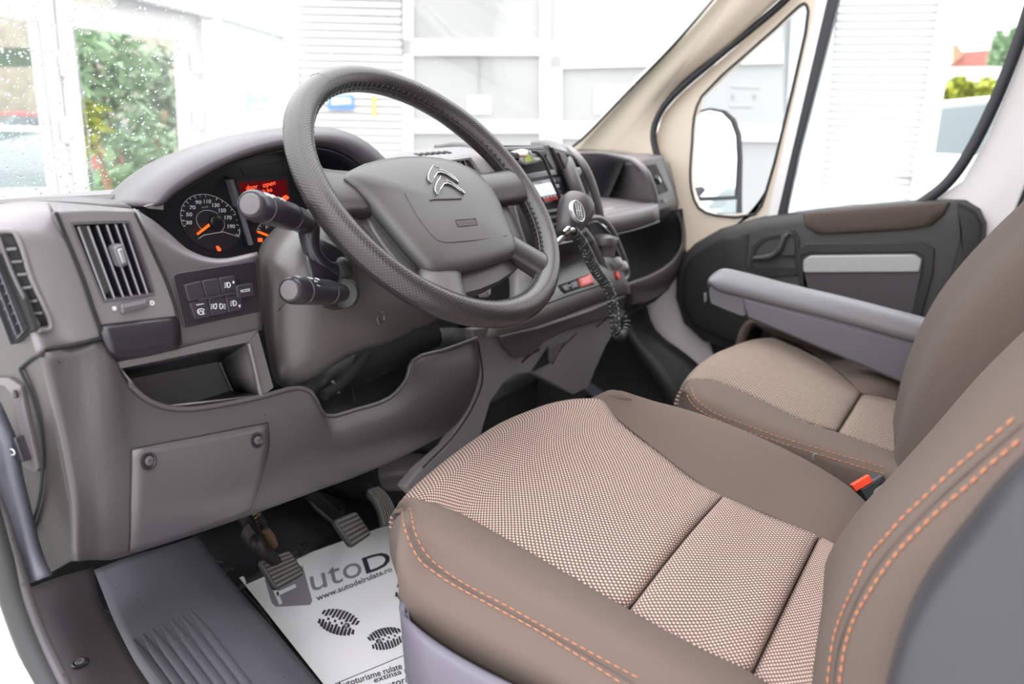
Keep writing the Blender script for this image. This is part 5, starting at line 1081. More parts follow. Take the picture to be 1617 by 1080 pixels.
patch('painted_edge', [[(-240, 720, 'X', -.93), (-100, 700, 'X', -.90), (-70, 690, 'X', -.89)], [(-220, 860, 'X', -.93), (-70, 820, 'X', -.90), (-30, 800, 'X', -.89)], [(-190, 1010, 'X', -.93), (-30, 950, 'X', -.905), (12, 930, 'X', -.893)], [(-150, 1150, 'X', -.935), (20, 1060, 'X', -.91), (58, 1050, 'X', -.895)], [(-90, 1280, 'X', -.94), (80, 1180, 'X', -.915), (110, 1160, 'X', -.90)]], 'paint_white', ds, 3, 4, .01)
fm = thing('floor_cover', 'blue grey vinyl floor panel with raised ribs next to the step cover', 'floor panel', at(300, 980, Z=.24))
flo = patch('panel', [[(148, 900, 'Z', .25), (200, 880, 'Z', .27), (262, 862, 'Z', .27), (312, 846, 'Z', .25)], [(162, 935, 'Z', .245), (222, 915, 'Z', .262), (288, 893, 'Z', .262), (335, 878, 'Z', .24)],
                      [(180, 980, 'Z', .24), (245, 960, 'Z', .258), (318, 935, 'Z', .258), (368, 920, 'Z', .235)], [(210, 1040, 'Z', .235), (285, 1025, 'Z', .255), (372, 1000, 'Z', .255), (425, 985, 'Z', .23)],
                      [(240, 1090, 'Z', .23), (330, 1085, 'Z', .25), (430, 1065, 'Z', .25), (480, 1050, 'Z', .225)], [(290, 1170, 'Z', .23), (390, 1160, 'Z', .25), (490, 1150, 'Z', .25), (550, 1130, 'Z', .22)]], 'floor_vinyl', fm, 4, 4, .12)
for k in range(7):
    x0 = 211+k*14.7; y0 = 1010-k*7.8
    tube('rib', [on(flo, x0+t*(64+k*7.5), y0+t*(88+k*9), .0005) for t in (0, .25, .5, .75, 1)]+[on(flo, x0+1.35*(64+k*7.5), min(1130, y0+1.35*(88+k*9)), .0005)], [.0015, .0052, .0055, .0055, .0055, .0055], 'floor_vinyl', fm, n=8, flat=(A(0, 0, 1), .6))
aabb('mat_tray', (-.60, -.02, .131), (-.05, .60, .137), 'mat_dark', tag(thing('floor_mat', 'black rubber floor mat under the paper mat and pedals', 'floor mat', (-.3, .3, .13)), None), .003)
fmt = bpy.data.objects['floor_mat']
for k in range(6):
    for j in range(3):
        c = at(345+k*14+j*5, 868+j*17-k*5, Z=.138); boxx('stud', c, (.007, .002, 0), (-.002, .007, 0), (0, 0, .002), 'rubber', fmt, .001)
tube('mat_edge', [(x, y, 'Z', .145) for x, y in [(392, 950), (430, 1000), (480, 1060), (520, 1110)]], .006, 'mat_dark', fmt, n=8)
tube('mat_edge', [(x, y, 'Z', .15) for x, y in [(385, 935), (415, 968), (440, 1010), (500, 1080)]], .003, 'rubber', fmt, n=8)
ppr = thing('paper_mat', 'white printed paper floor mat under the pedals', 'paper mat', at(480, 980, Z=.14))
PP = (A(0, 0, .142), A(0, 0, 1))
pap = plate('sheet', q(PP, (378, 912), (632, 822), (760, 776), (980, 1000), (700, 1260), (590, 1180)), 'paper', ppr, h=.0006, bevel=0)
def paz(*pp): return q(off(PP, .0003), *pp)
plate('logo_block', paz((418, 915), (478, 893), (493, 948), (490, 955), (436, 958), (429, 952)), 'print_grey', ppr, h=.0003, bevel=0)
plate('logo_stroke', q(off(PP, .0006), (428, 925), (434, 922), (446, 952), (441, 955)), 'paper', ppr, h=.0002, bevel=0)
plate('logo_stroke', q(off(PP, .0006), (436, 935), (466, 922), (468, 927), (438, 941)), 'paper', ppr, h=.0002, bevel=0)
text('uto', *paz((493, 935), (574, 908), (488, 907)), 'print_grey', ppr, bold=.0)
text('Del', *paz((579, 907), (662, 877), (571, 882)), 'print_dark', ppr, bold=.008)
text('www.autodelrulate.ro', *paz((501, 949.5), (620, 902), (498.5, 941)), 'print_dark', ppr, bold=.012)
tube('print_line', paz((529, 1080), (640, 1034), (700, 1010)), .0007, 'print_dark', ppr, n=4, du=1)
text('Autoturisme rulate', *paz((534, 1089), (636, 1056), (531, 1079)), 'print_dark', ppr, bold=.01)
text('extinsa pana', *paz((592, 1081), (668, 1056), (589, 1071)), 'print_dark', ppr, bold=.01)
text('motor/sasiu', *paz((600, 1092), (674, 1067), (597, 1082)), 'print_dark', ppr, bold=.01)
def shoe(cx, cy, ang, sc0, flip=1):
    # tread blocks of one shoe sole, printed flat
    c, s = math.cos(R(ang)), math.sin(R(ang)); V, F_ = [], []
    def add(pts):
        k = len(V)
        for x, y in pts: V.append(at(cx+(x*c-y*s)*sc0, cy+(x*s+y*c)*sc0*.8, P=off(PP, .0005)))
        F_.append(tuple(range(k, k+len(pts))))
    for i in range(-5, 6):
        for side_ in (-1, 1):
            w_ = 27*math.sqrt(max(0, 1-(i/6.2)**2)); y0 = side_*(w_*(.30 if i % 2 else .16)); y1 = side_*w_; x = i*6.2
            add([(x-2.4, y0), (x+1.8, y0+side_*1), (x+3.8+side_*.5, y1), (x-1.4, y1-side_*1)])
        if abs(i) < 5 and i % 2: add([(i*6.2-2, -3), (i*6.2+2, -2.4), (i*6.2+3, 2.6), (i*6.2-1, 3)])
    o = joinparts('shoe_print', [(V, F_)], 'print_dark', ppr)
    for rr in (5.5, 2): 
        ring('shoe_print_ring', [at(cx+(16*c+(rr*math.cos(a)))*sc0, cy+(16*s+rr*math.sin(a)*.8)*sc0, P=off(PP, .0007)) for a in np.linspace(0, 6.28, 17)[:-1]], [at(cx+(16*c+(rr*.6*math.cos(a)))*sc0, cy+(16*s+rr*.6*math.sin(a)*.8)*sc0, P=off(PP, .0007)) for a in np.linspace(0, 6.28, 17)[:-1]], 'print_dark', ppr, h=.0002, bevel=0)
shoe(534, 982, 22, .92); shoe(610, 1008, 160, .8); shoe(655, 935, 10, .9)
# pedals
def pedal(name, label, pp, P, m_pad, ribs, arm, curve=0, h=.010):
    c = sum(q(P, *pp))/4; t = thing(name, label, 'pedal', c); nn = unit(P[1])
    pad = plate('pad', q(P, *pp), m_pad, t, h=h, rnd=.008, bevel=.002)
    a, b, c_, d = q(off(P, .0003), *pp)
    for k in range(ribs):
        f_ = (k+.7)/(ribs+.4); l, r_ = a*(1-f_)+d*f_, b*(1-f_)+c_*f_; l2, r2 = l*.93+r_*.07, l*.07+r_*.93
        boxx('tread_rib', (l2+r2)/2, (r2-l2)/2, unit(np.cross(r2-l2, nn))*np.linalg.norm(d-a)/ribs*.22, nn*.0014, 'rubber_worn', t, .0004, smooth=False)
    if arm: tube('arm', arm, .009, 'steel_dirty', t, n=10)
    return t
def tiltp(px, py, Z, n): return (at(px, py, Z=Z), unit(A(*n)))
Pc = tiltp(447, 898, .27, (0, -.75, .66))
clt = pedal('clutch_pedal', 'worn ribbed clutch pedal nearest the step, over the paper mat', ((409, 884), (458, 868), (483, 905), (436, 932)), Pc, 'rubber', 7, [at(440, 892, P=off(Pc, -.014)), at(410, 862, Z=.32), at(395, 835, Y=.33), at(380, 810, Y=.36)])
tube('side_plate', [at(388, 838, Y=.27), at(402, 858, Y=.25), at(424, 884, P=off(Pc, -.02))], [.016, .015, .010], 'steel_dirty', clt, n=8, flat=(A(1, 0, 0), .4))
tube('return_spring', coil([(404, 808, .27), (412, 825, .262), (418, 838, .258)], .005, .001, 6), .0014, 'rusty', clt, n=5, du=1)
tube('pivot_pin', [(420, 838, .25), (426, 850, .25), (432, 862, .25)], [.006, .008, .007], 'rusty', clt, n=10)
tube('pivot_pin', [(411, 818, .255), (417, 830, .255)], .006, 'steel_dirty', clt, n=10)
Pb = tiltp(558, 835, .29, (0, -.75, .66))
pedal('brake_pedal', 'worn ribbed brake pedal in the middle of the three', ((526, 821), (563, 806), (588, 843), (556, 864)), Pb, 'rubber', 6, [at(550, 832, P=off(Pb, -.014)), at(520, 805, Y=.30), at(490, 780, Y=.36)])
Pa = tiltp(605, 800, .31, (-.15, -.8, .55))
acc = thing('accelerator_pedal', 'long curved ribbed accelerator pedal beside the seat front', 'pedal', at(605, 800, P=Pa))
patch('pad', [[at(580, 774, P=off(Pa, -.012)), at(598, 768, P=off(Pa, -.012))], [at(590, 786, P=off(Pa, -.003)), at(612, 780, P=off(Pa, -.003))], [at(600, 804, P=Pa), at(623, 800, P=Pa)], [at(606, 830, P=off(Pa, .002)), at(629, 824, P=off(Pa, .002))]], 'rubber', acc, 3, 4, .012)
for k in range(6):
    f_ = (k+.6)/6.2
    tube('tread_rib', [at(580+18*f_, 774-6*f_, P=off(Pa, -.010)), at(590+22*f_, 786-6*f_, P=off(Pa, .0)), at(600+23*f_, 804-4*f_, P=off(Pa, .003)), at(606+23*f_, 829-6*f_, P=off(Pa, .0045))], .0013, 'rubber_worn', acc, n=6)
tube('arm', [at(592, 780, P=off(Pa, -.02)), at(575, 765, Y=.35)], .008, 'black', acc, n=8)
# carpeted hump and cables behind the pedals
hp = thing('footwell_lining', 'black moulded lining of the footwell behind the pedals', 'lining', (-.3, .5, .2))
patch('lining', [[(300, 830, .60), (420, 790, .60), (520, 760, .58), (640, 735, .52)], [(310, 860, .56), (430, 800, .50), (530, 780, .52), (650, 740, .50)], [(330, 900, .50), (450, 850, .42), (550, 800, .46), (660, 790, .44)], [(360, 940, .40), (480, 870, .38), (580, 815, .41), (680, 800, .40)]], 'mat_dark', hp, 4, 4, .01)
tube('lining_ridge', [(436, 760, .46), (500, 785, .44), (540, 805, .43), (520, 850, .40), (470, 870, .39)], .012, 'mat_dark', hp, n=10)
tube('lining_ridge', [(480, 770, .45), (500, 800, .42), (530, 825, .38)], .006, 'rubber', hp, n=8)
rev('column_joint', at(648, 745, Y=.27), (.2, -1, .3), [(.03, -.05), (.034, 0), (.03, .03), (.012, .035)], 'dash_smooth', hp, n=20)
# ================================================================== SEATS
def seat_planes(z0, y0, s1, yb, s2):
    A_ = (A(0, y0, z0), unit(A(0, -s1, 1))); zb = z0+s1*(yb-y0); return A_, (A(0, yb, zb), unit(A(0, -s2, 1)))
ds_ = thing('driver_seat', 'brown fabric seat with dotted centre and orange stitching, nearest the open door', 'seat', (-.39, -.3, .14))
PA_, PB_ = seat_planes(.48, -.07, .29, -.31, .125)
def sp3(px, py, lift=0):
    a = at(px, py, P=off(PA_, lift)); return a if a[1] > -.31 else at(px, py, P=off(PB_, lift))
edge = [(637, 803), (655, 775), (700, 735), (750, 697), (800, 665), (840, 648), (870, 637), (905, 630), (932, 629)]
E0 = [sp3(*p) for p in edge]; NE = len(E0)
st = [((724, 818), (976, 664)), ((798, 855), (1045, 719)), ((897, 912), (1095, 758))]
seam1 = ((991, 967), (1140, 787)); st2 = [((1095, 1026), (1210, 813))]; seam2 = ((1186, 1068), (1292, 851)); st3 = [((1240, 1100), (1318, 858)), ((1310, 1150), (1345, 864))]
def rowLR(l, r, crown=.006, lift=0, bulge=0):
    a, b = sp3(*l, lift), sp3(*r, lift); return [a*(1-t)+b*t+A(0, bulge*math.sin(math.pi*t), crown*math.sin(math.pi*t)) for t in [i/(NE-1) for i in range(NE)]]
rA = [[p+A(0, .0, -.13) for p in E0], [p+A(0, .028, -.08) for p in E0], [p+A(0, .026, -.035) for p in E0], [p+A(0, .014, -.008) for p in E0], E0, [p+A(0, -.022, .001) for p in E0]]
for i, (l, r) in enumerate(st): rA.append(rowLR(l, r, .010, .002, (.012, .004, 0)[i]))
rA.append([p*.94+q_*.06+A(0, 0, .003) for p, q_ in zip(rowLR(*seam1, .008), rA[-1])]); rA.append(rowLR(*seam1, .002, -.007))
for k_, dx_ in ((0, .05), (1, .035), (2, .02), (3, .008)):
    for j_ in range(4): rA[k_][j_] = rA[k_][j_]+A(dx_*(1-j_/4), .012*(1-j_/4)*(k_ < 3), 0)
patch('seat_centre', rA, 'pattern', ds_, 3, 4, .02, label='dotted pale fabric on the front of the cushion')
rB = [rowLR(*seam1, .002, -.007)]; r2 = rowLR(*st2[0], .006, .002); rB.append([p*.93+q_*.07+A(0, 0, .0035) for p, q_ in zip(rowLR(*seam1, .006), r2)]); rB.append(r2)
s2r = rowLR(*seam2, .002, -.008); rB.append([p*.94+q_*.06+A(0, 0, .004) for p, q_ in zip(rowLR(*seam2, .004), r2)]); rB.append(s2r)
patch('seat_centre', rB, 'pattern', ds_, 3, 4, .02, label='dotted pale fabric on the rear of the cushion', origin_uv=(.0017, .3))
r3 = [rowLR(*st3[0], .004, .008), rowLR(*st3[1], .004, .03)]
patch('seat_centre', [s2r, [p*.9+q_*.1+A(0, 0, .003) for p, q_ in zip(s2r, r3[0])]]+r3+[[p+A(0, -.03, .06) for p in r3[1]]], 'pattern', ds_, 3, 4, .02, label='dotted pale fabric strip rising to the backrest', origin_uv=(.0009, .51))
# outer bolster
SLs = [(637, 803), (724, 818), (798, 855), (897, 912), (991, 967), (1095, 1026), (1186, 1068), (1310, 1150)]
SL3 = [sp3(*p, -.002) for p in SLs]
crest = [(645, 800, -.60), (680, 822, -.618), (738, 868, -.622), (830, 925, -.624), (925, 975, -.625), (1030, 1032, -.625), (1120, 1088, -.625), (1230, 1165, -.625)]
stu = [(640, 812, -.625), (655, 842, -.640), (700, 897, -.642), (798, 956, -.643), (897, 1011, -.643), (1000, 1068, -.643), (1095, 1125, -.643), (1200, 1200, -.643)]
stl = [(633, 822, -.635), (641, 848, -.652), (686, 908, -.655), (785, 971, -.656), (885, 1028, -.656), (990, 1088, -.656), (1085, 1145, -.656), (1190, 1220, -.656)]
low1 = [(627, 850, -.645), (629, 885, -.668), (672, 945, -.672), (772, 1010, -.672), (872, 1068, -.672), (975, 1130, -.672), (1075, 1190, -.672), (1180, 1260, -.672)]
bot = [(630, 930, -.640), (638, 975, -.665), (690, 1022, -.668), (780, 1072, -.668), (870, 1120, -.668), (970, 1180, -.668), (1070, 1240, -.668), (1170, 1310, -.668)]
def xr(L_): return [at(a, b, X=c) for a, b, c in L_]
mid = [(p*.5+q_*.5)+A(0, 0, .012) for p, q_ in zip(SL3, xr(crest))]
rowsO = [SL3, [p*.9+q_*.1+A(0, 0, .004) for p, q_ in zip(SL3, mid)], mid, xr(crest), xr(stu), xr(stl), xr(low1), xr(bot)]
# wrap the bolster round the front corner
wrapf = [r[0]+A(.05 if i > 3 else .02, .028, -.03 if i < 3 else -.01) for i, r in enumerate(rowsO)]
rowsO = [[w_]+list(r) for w_, r in zip([E0[0]+A(.010, .016, -.012), E0[0]+A(.012, .020, -.016), E0[0]+A(.012, .022, -.022), E0[0]+A(.014, .026, -.03), E0[0]+A(.016, .03, -.042), E0[0]+A(.018, .034, -.055), E0[0]+A(.03, .042, -.09), E0[0]+A(.05, .03, -.16)], rowsO)]
rowsO = [[r[0]+A(.05, .008, -.012-.003*i)]+list(r) for i, r in enumerate(rowsO)]
outb = patch('seat_bolster', rowsO, 'fabric', ds_, 4, 4, .01, label='plain brown bolster with two orange stitch lines')
def stitchline(name, P, m, parent, ln=.0062, gap=.0020, r=.0007, n=None, du=14):
    C_ = cr([pt(p) for p in P], du); L = [0]
    for i in range(1, len(C_)): L.append(L[-1]+np.linalg.norm(C_[i]-C_[i-1]))
    def pos(d): i = max(0, min(len(C_)-2, int(np.searchsorted(L, d))-1)); t = (d-L[i])/max(1e-9, L[i+1]-L[i]); return C_[i]*(1-t)+C_[i+1]*t
    pieces = []; d = 0
    while d+ln < L[-1]:
        a, b = pos(d), pos(d+ln); t = unit(b-a); u = unit(np.cross(t, A(0, 0, 1) if abs(t[2]) < .9 else A(1, 0, 0))); v = np.cross(t, u); V = []
        for c, rr in ((a, .35), ((a+b)/2, 1), (b, .35)):
            for k in range(6): V.append(c+r*rr*(math.cos(k*math.pi/3)*u+math.sin(k*math.pi/3)*v))
        pieces.append((V, [(i*6+k, i*6+(k+1) % 6, (i+1)*6+(k+1) % 6, (i+1)*6+k) for i in (0, 1) for k in range(6)])); d += ln+gap
    return joinparts(name, pieces, m, parent, True, kind='stuff')
def lifted(o, pix, l=.0008):
    out = []
    for p in pix:
        try: out.append(on(o, *p, l, True))
        except ValueError: pass
    return out
stitchline('stitching', lifted(outb, [(648, 803), (651, 822), (654, 838), (664, 862), (676, 880), (698, 899), (724, 917), (760, 937), (798, 956), (848, 984), (897, 1011), (950, 1040), (1016, 1075)]), 'thread', ds_)
stitchline('stitching', lifted(outb, [(636, 808), (637, 825), (641, 842), (649, 862), (664, 887), (684, 903), (705, 918), (748, 942), (798, 969), (848, 996), (900, 1028), (940, 1053), (985, 1082)]), 'thread', ds_)
tube('bolster_seam', lifted(outb, [(642, 806), (645, 832), (652, 856), (670, 884), (700, 906), (760, 943), (848, 990), (900, 1020), (960, 1055), (1000, 1080)], .0001), .0011, 'fabric_far', ds_, n=6)
# inner bolster
SR = [(932, 629), (976, 664), (1045, 719), (1095, 758), (1140, 787), (1210, 813), (1292, 851), (1345, 864)]
SR3 = [sp3(*p, -.002) for p in SR]
icr = [(1000, 625, -.118), (1045, 633, -.112), (1110, 652, -.110), (1180, 679, -.110), (1240, 706, -.112), (1300, 738, -.115), (1345, 768, -.12), (1380, 800, -.13)]
IC = [at(a, b, X=c) for a, b, c in icr]
rowsI = [SR3, [p*.88+q_*.12+A(0, 0, .003) for p, q_ in zip(SR3, IC)], [p*.5+q_*.5+A(0, 0, .012) for p, q_ in zip(SR3, IC)], [p+A(-.012, 0, .001) for p in IC], [p+A(.018, 0, -.02) for p in IC], [p+A(.025, 0, -.12) for p in IC]]
rowsI = [[r[0]+A(0, .022, -.03)]+list(r) for r in rowsI]
inb = patch('seat_bolster', rowsI, 'fabric', ds_, 4, 4, .01)
# plastic skirt and the seat box below
sk = [[(630, 958, 'X', -.67), (650, 982, 'X', -.685), (700, 1020, 'X', -.69), (760, 1055, 'X', -.69), (840, 1095, 'X', -.69), (950, 1150, 'X', -.69)], [(632, 975, 'X', -.68), (660, 1010, 'X', -.697), (710, 1046, 'X', -.70), (770, 1080, 'X', -.70), (850, 1120, 'X', -.70), (960, 1180, 'X', -.70)],
      [(640, 1060, 'X', -.68), (668, 1085, 'X', -.70), (720, 1120, 'X', -.705), (780, 1150, 'X', -.705), (850, 1190, 'X', -.705), (960, 1250, 'X', -.705)], [(660, 1160, 'X', -.67), (690, 1190, 'X', -.69), (740, 1220, 'X', -.695), (800, 1250, 'X', -.695), (870, 1290, 'X', -.695), (980, 1340, 'X', -.695)]]
skp = [[pt(p) for p in r] for r in sk]; skp = [[r[0]+A(.10, .02, 0), r[0]+A(.03, .012, 0)]+r for r in skp]
patch('skirt', skp, 'seat_plastic', ds_, 4, 4, .008, label='lilac grey plastic skirt')
aabb('seat_box', (-.62, -.62, .13), (-.16, -.12, .33), 'seat_shell', ds_, .02)
# backrest of the driver seat
def bx(L_): return [at(a, b, X=c) for a, b, c in L_]
B0 = bx([(1230, 1200, -.24), (1262, 1090, -.24), (1290, 960, -.235), (1322, 872, -.235), (1368, 806, -.235), (1420, 750, -.235), (1485, 678, -.235), (1560, 592, -.235), (1620, 532, -.235), (1740, 420, -.235)])
B1 = bx([(1246, 1200, -.42), (1272, 1090, -.42), (1294, 975, -.42), (1322, 890, -.42), (1368, 818, -.42), (1422, 758, -.42), (1490, 685, -.42), (1566, 600, -.42), (1630, 540, -.42), (1750, 430, -.42)])
B2 = bx([(1268, 1200, -.56), (1285, 1080, -.56), (1308, 985, -.56), (1340, 905, -.56), (1380, 840, -.56), (1435, 780, -.56), (1505, 707, -.56), (1580, 630, -.56), (1650, 570, -.56), (1770, 460, -.56)])
B3 = bx([(1300, 1200, -.622), (1315, 1080, -.622), (1335, 985, -.622), (1368, 905, -.622), (1412, 842, -.622), (1468, 782, -.622), (1540, 716, -.622), (1617, 648, -.622), (1690, 590, -.622), (1820, 480, -.622)])
B4 = bx([(1328, 1210, -.648), (1340, 1085, -.648), (1360, 1000, -.648), (1390, 930, -.648), (1432, 868, -.648), (1490, 808, -.648), (1562, 745, -.648), (1640, 682, -.648), (1720, 620, -.648), (1850, 510, -.648)])
B5 = bx([(1420, 1240, -.670), (1430, 1120, -.670), (1445, 1050, -.670), (1480, 980, -.670), (1530, 910, -.670), (1590, 850, -.670), (1670, 790, -.670), (1750, 730, -.670), (1830, 670, -.670), (1950, 580, -.670)])
B6 = [p+A(.02, -.10, -.01) for p in B5]
Bm = [p+A(.03, -.05, 0) for p in B0]
bkr = patch('backrest', [Bm, B0, B1, B2, B3, B4, B5, B6], 'fabric', ds_, 4, 4, .01, ref=(-1.1, -.3, .7), label='brown backrest with two orange stitch lines')
stitchline('stitching', lifted(bkr, [(1307, 1095), (1312, 1050), (1318, 1010), (1333, 965), (1352, 925), (1374, 880), (1400, 850), (1428, 818), (1460, 788), (1500, 750), (1540, 715), (1580, 682), (1614, 652)], .001), 'thread', ds_, r=.0011)
stitchline('stitching', lifted(bkr, [(1326, 1095), (1330, 1060), (1338, 1015), (1352, 975), (1372, 940), (1398, 900), (1430, 860), (1460, 830), (1492, 800), (1530, 768), (1565, 735), (1600, 706), (1616, 692)], .001), 'thread', ds_, r=.0011)
tube('backrest_seam', lifted(bkr, [(1316, 1095), (1322, 1040), (1338, 985), (1362, 932), (1398, 878), (1445, 826), (1496, 776), (1552, 726), (1600, 684), (1616, 671)], .0001), .0016, 'fabric_far', ds_, n=6)
# dark shell piece at the near lower corner of the backrest
S0 = bx([(1395, 1150, -.700), (1404, 1080, -.700), (1425, 1010, -.700), (1455, 950, -.700), (1490, 900, -.700), (1530, 850, -.700), (1580, 790, -.700), (1640, 730, -.700)])
patch('side_shell', [[p+A(.035, .0, 0) for p in S0], S0, [p+A(-.012, -.018, -.012) for p in S0], [p+A(-.018, -.06, -.03) for p in S0], [p+A(-.01, -.13, -.07) for p in S0]], 'seat_shell', ds_, 4, 4, .008, ref=(-1.1, -.4, .8), label='slate grey plastic shell on the side of the backrest')
# seat belt buckle between the seats
bu = thing('belt_buckle', 'black belt buckle with a red release button between the seats', 'belt buckle', pt((1362, 765, 'X', -.07)))
bc = pt((1364, 765, 'X', -.07)); bu_ = unit(CR*.85+CU*.5); bv_ = unit(CU*.85-CR*.5)
boxx('body', bc+CR*.012-CU*.006, bu_*.020, bv_*.014, CF*.012, 'black', bu, .004)
boxx('red_button', bc-CF*.010-CR*.008+CU*.004, bu_*.014, bv_*.0055, CF*.004, 'red_lit_off' if 'red_lit_off' in MATS else (mat('red_lit_off', (.85, .06, .02), .4) and 'red_lit_off'), bu, .001, label='red release button')
tube('edge_strip', [(1352, 788, 'X', -.075), (1375, 780, 'X', -.075), (1398, 766, 'X', -.075)], .003, 'silver_plastic', bu, n=8)
tube('stem', [bc+A(0, 0, -.01), bc+A(.01, .02, -.12), A(-.07, -.42, .2)], .006, 'black', bu, n=8)
tube('hook', [(1284, 725, 'X', -.06), (1285, 719, 'X', -.06), (1288, 716, 'X', -.06)], .002, 'silver', bu, n=6)
# ------------------------------------------------------------------ passenger bench
pb = thing('passenger_bench', 'brown fabric passenger bench with dotted centre, beyond the near seat', 'seat', (.25, -.3, .14))
QA_ = (A(0, -.14, .475), unit(A(0, -.26, 1))); 
def qp(px, py, lift=0): return at(px, py, P=off(QA_, lift))
pe = [(1088, 604), (1098, 585), (1115, 569), (1135, 556), (1152, 549), (1172, 541), (1190, 536), (1205, 534), (1219, 533)]
P0 = [qp(*p) for p in pe]; NP = len(P0)
def prow(l, r, crown=.01, lift=0): a, b = qp(*l, lift), qp(*r, lift); return [a*(1-t)+b*t+A(0, 0, crown*math.sin(math.pi*t)) for t in [i/(NP-1) for i in range(NP)]]
pr = [[p+A(0, .0, -.12) for p in P0], [p+A(0, .024, -.05) for p in P0], [p+A(0, .014, -.014) for p in P0], P0, prow((1130, 603), (1250, 541), .012, .003), prow((1200, 632), (1292, 564), .012, .002), prow((1262, 662), (1330, 592), .01, 0), prow((1316, 680), (1357, 617), .004, -.002), prow((1323, 683), (1362, 620), .0, -.010)]
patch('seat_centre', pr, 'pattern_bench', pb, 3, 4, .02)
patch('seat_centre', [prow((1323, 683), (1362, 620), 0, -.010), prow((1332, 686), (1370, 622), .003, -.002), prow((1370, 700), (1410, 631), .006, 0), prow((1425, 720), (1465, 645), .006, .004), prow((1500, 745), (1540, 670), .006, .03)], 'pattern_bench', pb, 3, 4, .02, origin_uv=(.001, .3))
PS = [(1088, 604), (1130, 603), (1174, 618), (1228, 644), (1272, 667), (1323, 683), (1414, 715), (1500, 745)]
PS3 = [qp(*p, -.001) for p in PS]
pcr = [(1083, 608, .012), (1110, 622, -.012), (1160, 648, -.018), (1215, 672, -.02), (1270, 692, -.02), (1330, 712, -.02), (1412, 738, -.02), (1500, 765, -.02)]
plo = [(1078, 622, .005), (1100, 645, -.03), (1150, 678, -.036), (1208, 702, -.038), (1262, 722, -.038), (1330, 745, -.038), (1410, 770, -.038), (1500, 800, -.038)]
PC3, PL3 = bx(pcr), bx(plo)
rows = [PS3, [p*.9+q_*.1+A(0, 0, .003) for p, q_ in zip(PS3, PC3)], [p*.5+q_*.5+A(0, 0, .008) for p, q_ in zip(PS3, PC3)], PC3, [p*.5+q_*.5+A(-.006, 0, 0) for p, q_ in zip(PC3, PL3)], PL3, [p+A(-.004, 0, -.10) for p in PL3]]
rows = [[P0[0]+A(.01, .02, -.03-.012*i)]+list(r) for i, r in enumerate(rows)]
pob = patch('seat_bolster', rows, 'fabric', pb, 4, 4, .01)
stitchline('stitching', lifted(pob, [(1092, 612), (1096, 625), (1110, 640), (1135, 655), (1170, 668), (1223, 688), (1260, 699), (1300, 711), (1334, 721), (1370, 731), (1405, 741)]), 'thread', pb)
stitchline('stitching', lifted(pob, [(1084, 612), (1087, 627), (1100, 644), (1128, 660), (1170, 678), (1205, 690), (1245, 703), (1300, 720), (1350, 735), (1405, 751)]), 'thread', pb)
FR = [(1219, 533), (1250, 541), (1292, 564), (1330, 592), (1362, 620), (1410, 631), (1465, 645), (1540, 670)]
FR3 = [qp(*p, -.001) for p in FR]
fcr = [qp(*p, .03)+A(0, 0, 0) for p in [(1240, 515), (1285, 528), (1340, 552), (1390, 575), (1430, 592), (1470, 605), (1530, 625), (1600, 640)]]
patch('seat_bolster', [[r[0]+A(0, .018, -.03)]+list(r) for r in [FR3, [p*.9+q_*.1+A(0, 0, .003) for p, q_ in zip(FR3, fcr)], [p*.5+q_*.5+A(0, 0, .008) for p, q_ in zip(FR3, fcr)], fcr, [p+A(.02, 0, -.05) for p in fcr]]], 'fabric', pb, 4, 4, .01)
# outboard cushion, only its front corner shows beyond the armrest
OC = [[at(1190, 516, X=.56), at(1200, 512, X=.66), at(1215, 512, X=.80)], [at(1215, 526, X=.50), at(1250, 522, X=.66), at(1260, 520, X=.80)], [at(1400, 590, X=.50), at(1430, 570, X=.66), at(1450, 560, X=.80)]]
patch('outboard_cushion', [[p+A(0, .02, -.12) for p in OC[0]], [p+A(0, .012, -.02) for p in OC[0]], OC[0], OC[1], OC[2]], 'fabric', pb, 4, 4, .02)
aabb('bench_box', (.02, -.62, .13), (.80, -.22, .36), 'seat_shell', pb, .02)
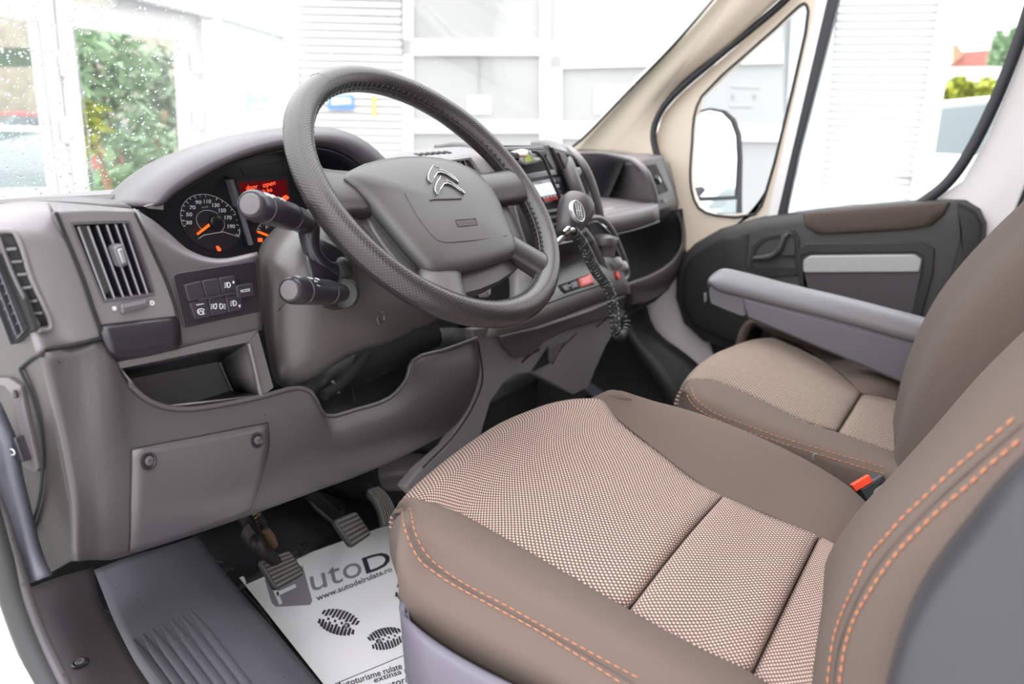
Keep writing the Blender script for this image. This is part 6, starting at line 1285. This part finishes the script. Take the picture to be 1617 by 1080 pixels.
# middle backrest
M0 = bx([(1408, 760, .0), (1414, 735, .0), (1424, 690, .0), (1440, 640, .0), (1462, 588, .0), (1500, 522, .0), (1550, 460, .0), (1617, 392, .0), (1720, 300, .0)])
M1 = [p+A(.15, .01, 0) for p in M0]; M2 = [p+A(.36, .02, 0) for p in M0]; M3 = [p+A(.42, -.05, 0) for p in M0]
N1 = [p+A(-.030, -.016, -.004) for p in M0]; N2 = [p+A(-.05, -.06, -.01) for p in M0]; N3 = [p+A(-.05, -.16, -.02) for p in M0]; N4 = [p+A(-.02, -.24, -.02) for p in M0]
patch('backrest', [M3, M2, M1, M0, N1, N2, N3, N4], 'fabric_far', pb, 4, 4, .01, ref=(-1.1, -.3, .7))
# folding armrest
ar = thing('armrest', 'long grey folding armrest with a rounded leather pad over the bench', 'armrest', pt((1480, 560, 'X', .42)))
nl = bx([(1121, 449, .42), (1135, 458, .42), (1170, 467, .42), (1240, 485, .42), (1330, 508, .42), (1420, 533, .42), (1500, 554, .42)])
tl = bx([(1121, 437, .44), (1138, 430, .44), (1172, 437, .44), (1242, 455, .44), (1332, 477, .44), (1422, 500, .44), (1502, 521, .44)])
tf = bx([(1128, 431, .47), (1142, 424, .47), (1172, 429, .47), (1242, 447, .47), (1332, 468, .47), (1422, 491, .47), (1502, 512, .47)])
te = [p+A(.03, 0, -.012) for p in tf]; te2 = [p+A(.035, 0, -.04) for p in tf]
pad = patch('arm_pad', [[r[0]+A(.01, .006, -.01)]+list(r) for r in [te2, te, tf, tl, [p*.45+q_*.55+A(-.008, 0, .002) for p, q_ in zip(tl, nl)], nl, [p+A(.006, 0, -.004) for p in nl]]], 'armrest', ar, 4, 4, .004)
plate('arm_nose', [(x, y, 'X', .425) for x, y in [(1121, 449), (1140, 458), (1172, 468), (1178, 498), (1172, 500), (1150, 492), (1122, 480), (1119, 462)]], 'armrest', ar, h=.06, rnd=.004, bevel=.004)
plate('arm_side', [(x, y, 'X', .424) for x, y in [(1170, 466), (1500, 553), (1455, 616), (1430, 608), (1180, 502)]], 'armrest_side', ar, h=.05, bevel=.003)
plate('arm_side_inset', [(x, y, 'X', .421) for x, y in [(1176, 474), (1500, 560), (1455, 612), (1430, 604), (1182, 500)]], 'armrest_side', ar, h=.004, bevel=.001)
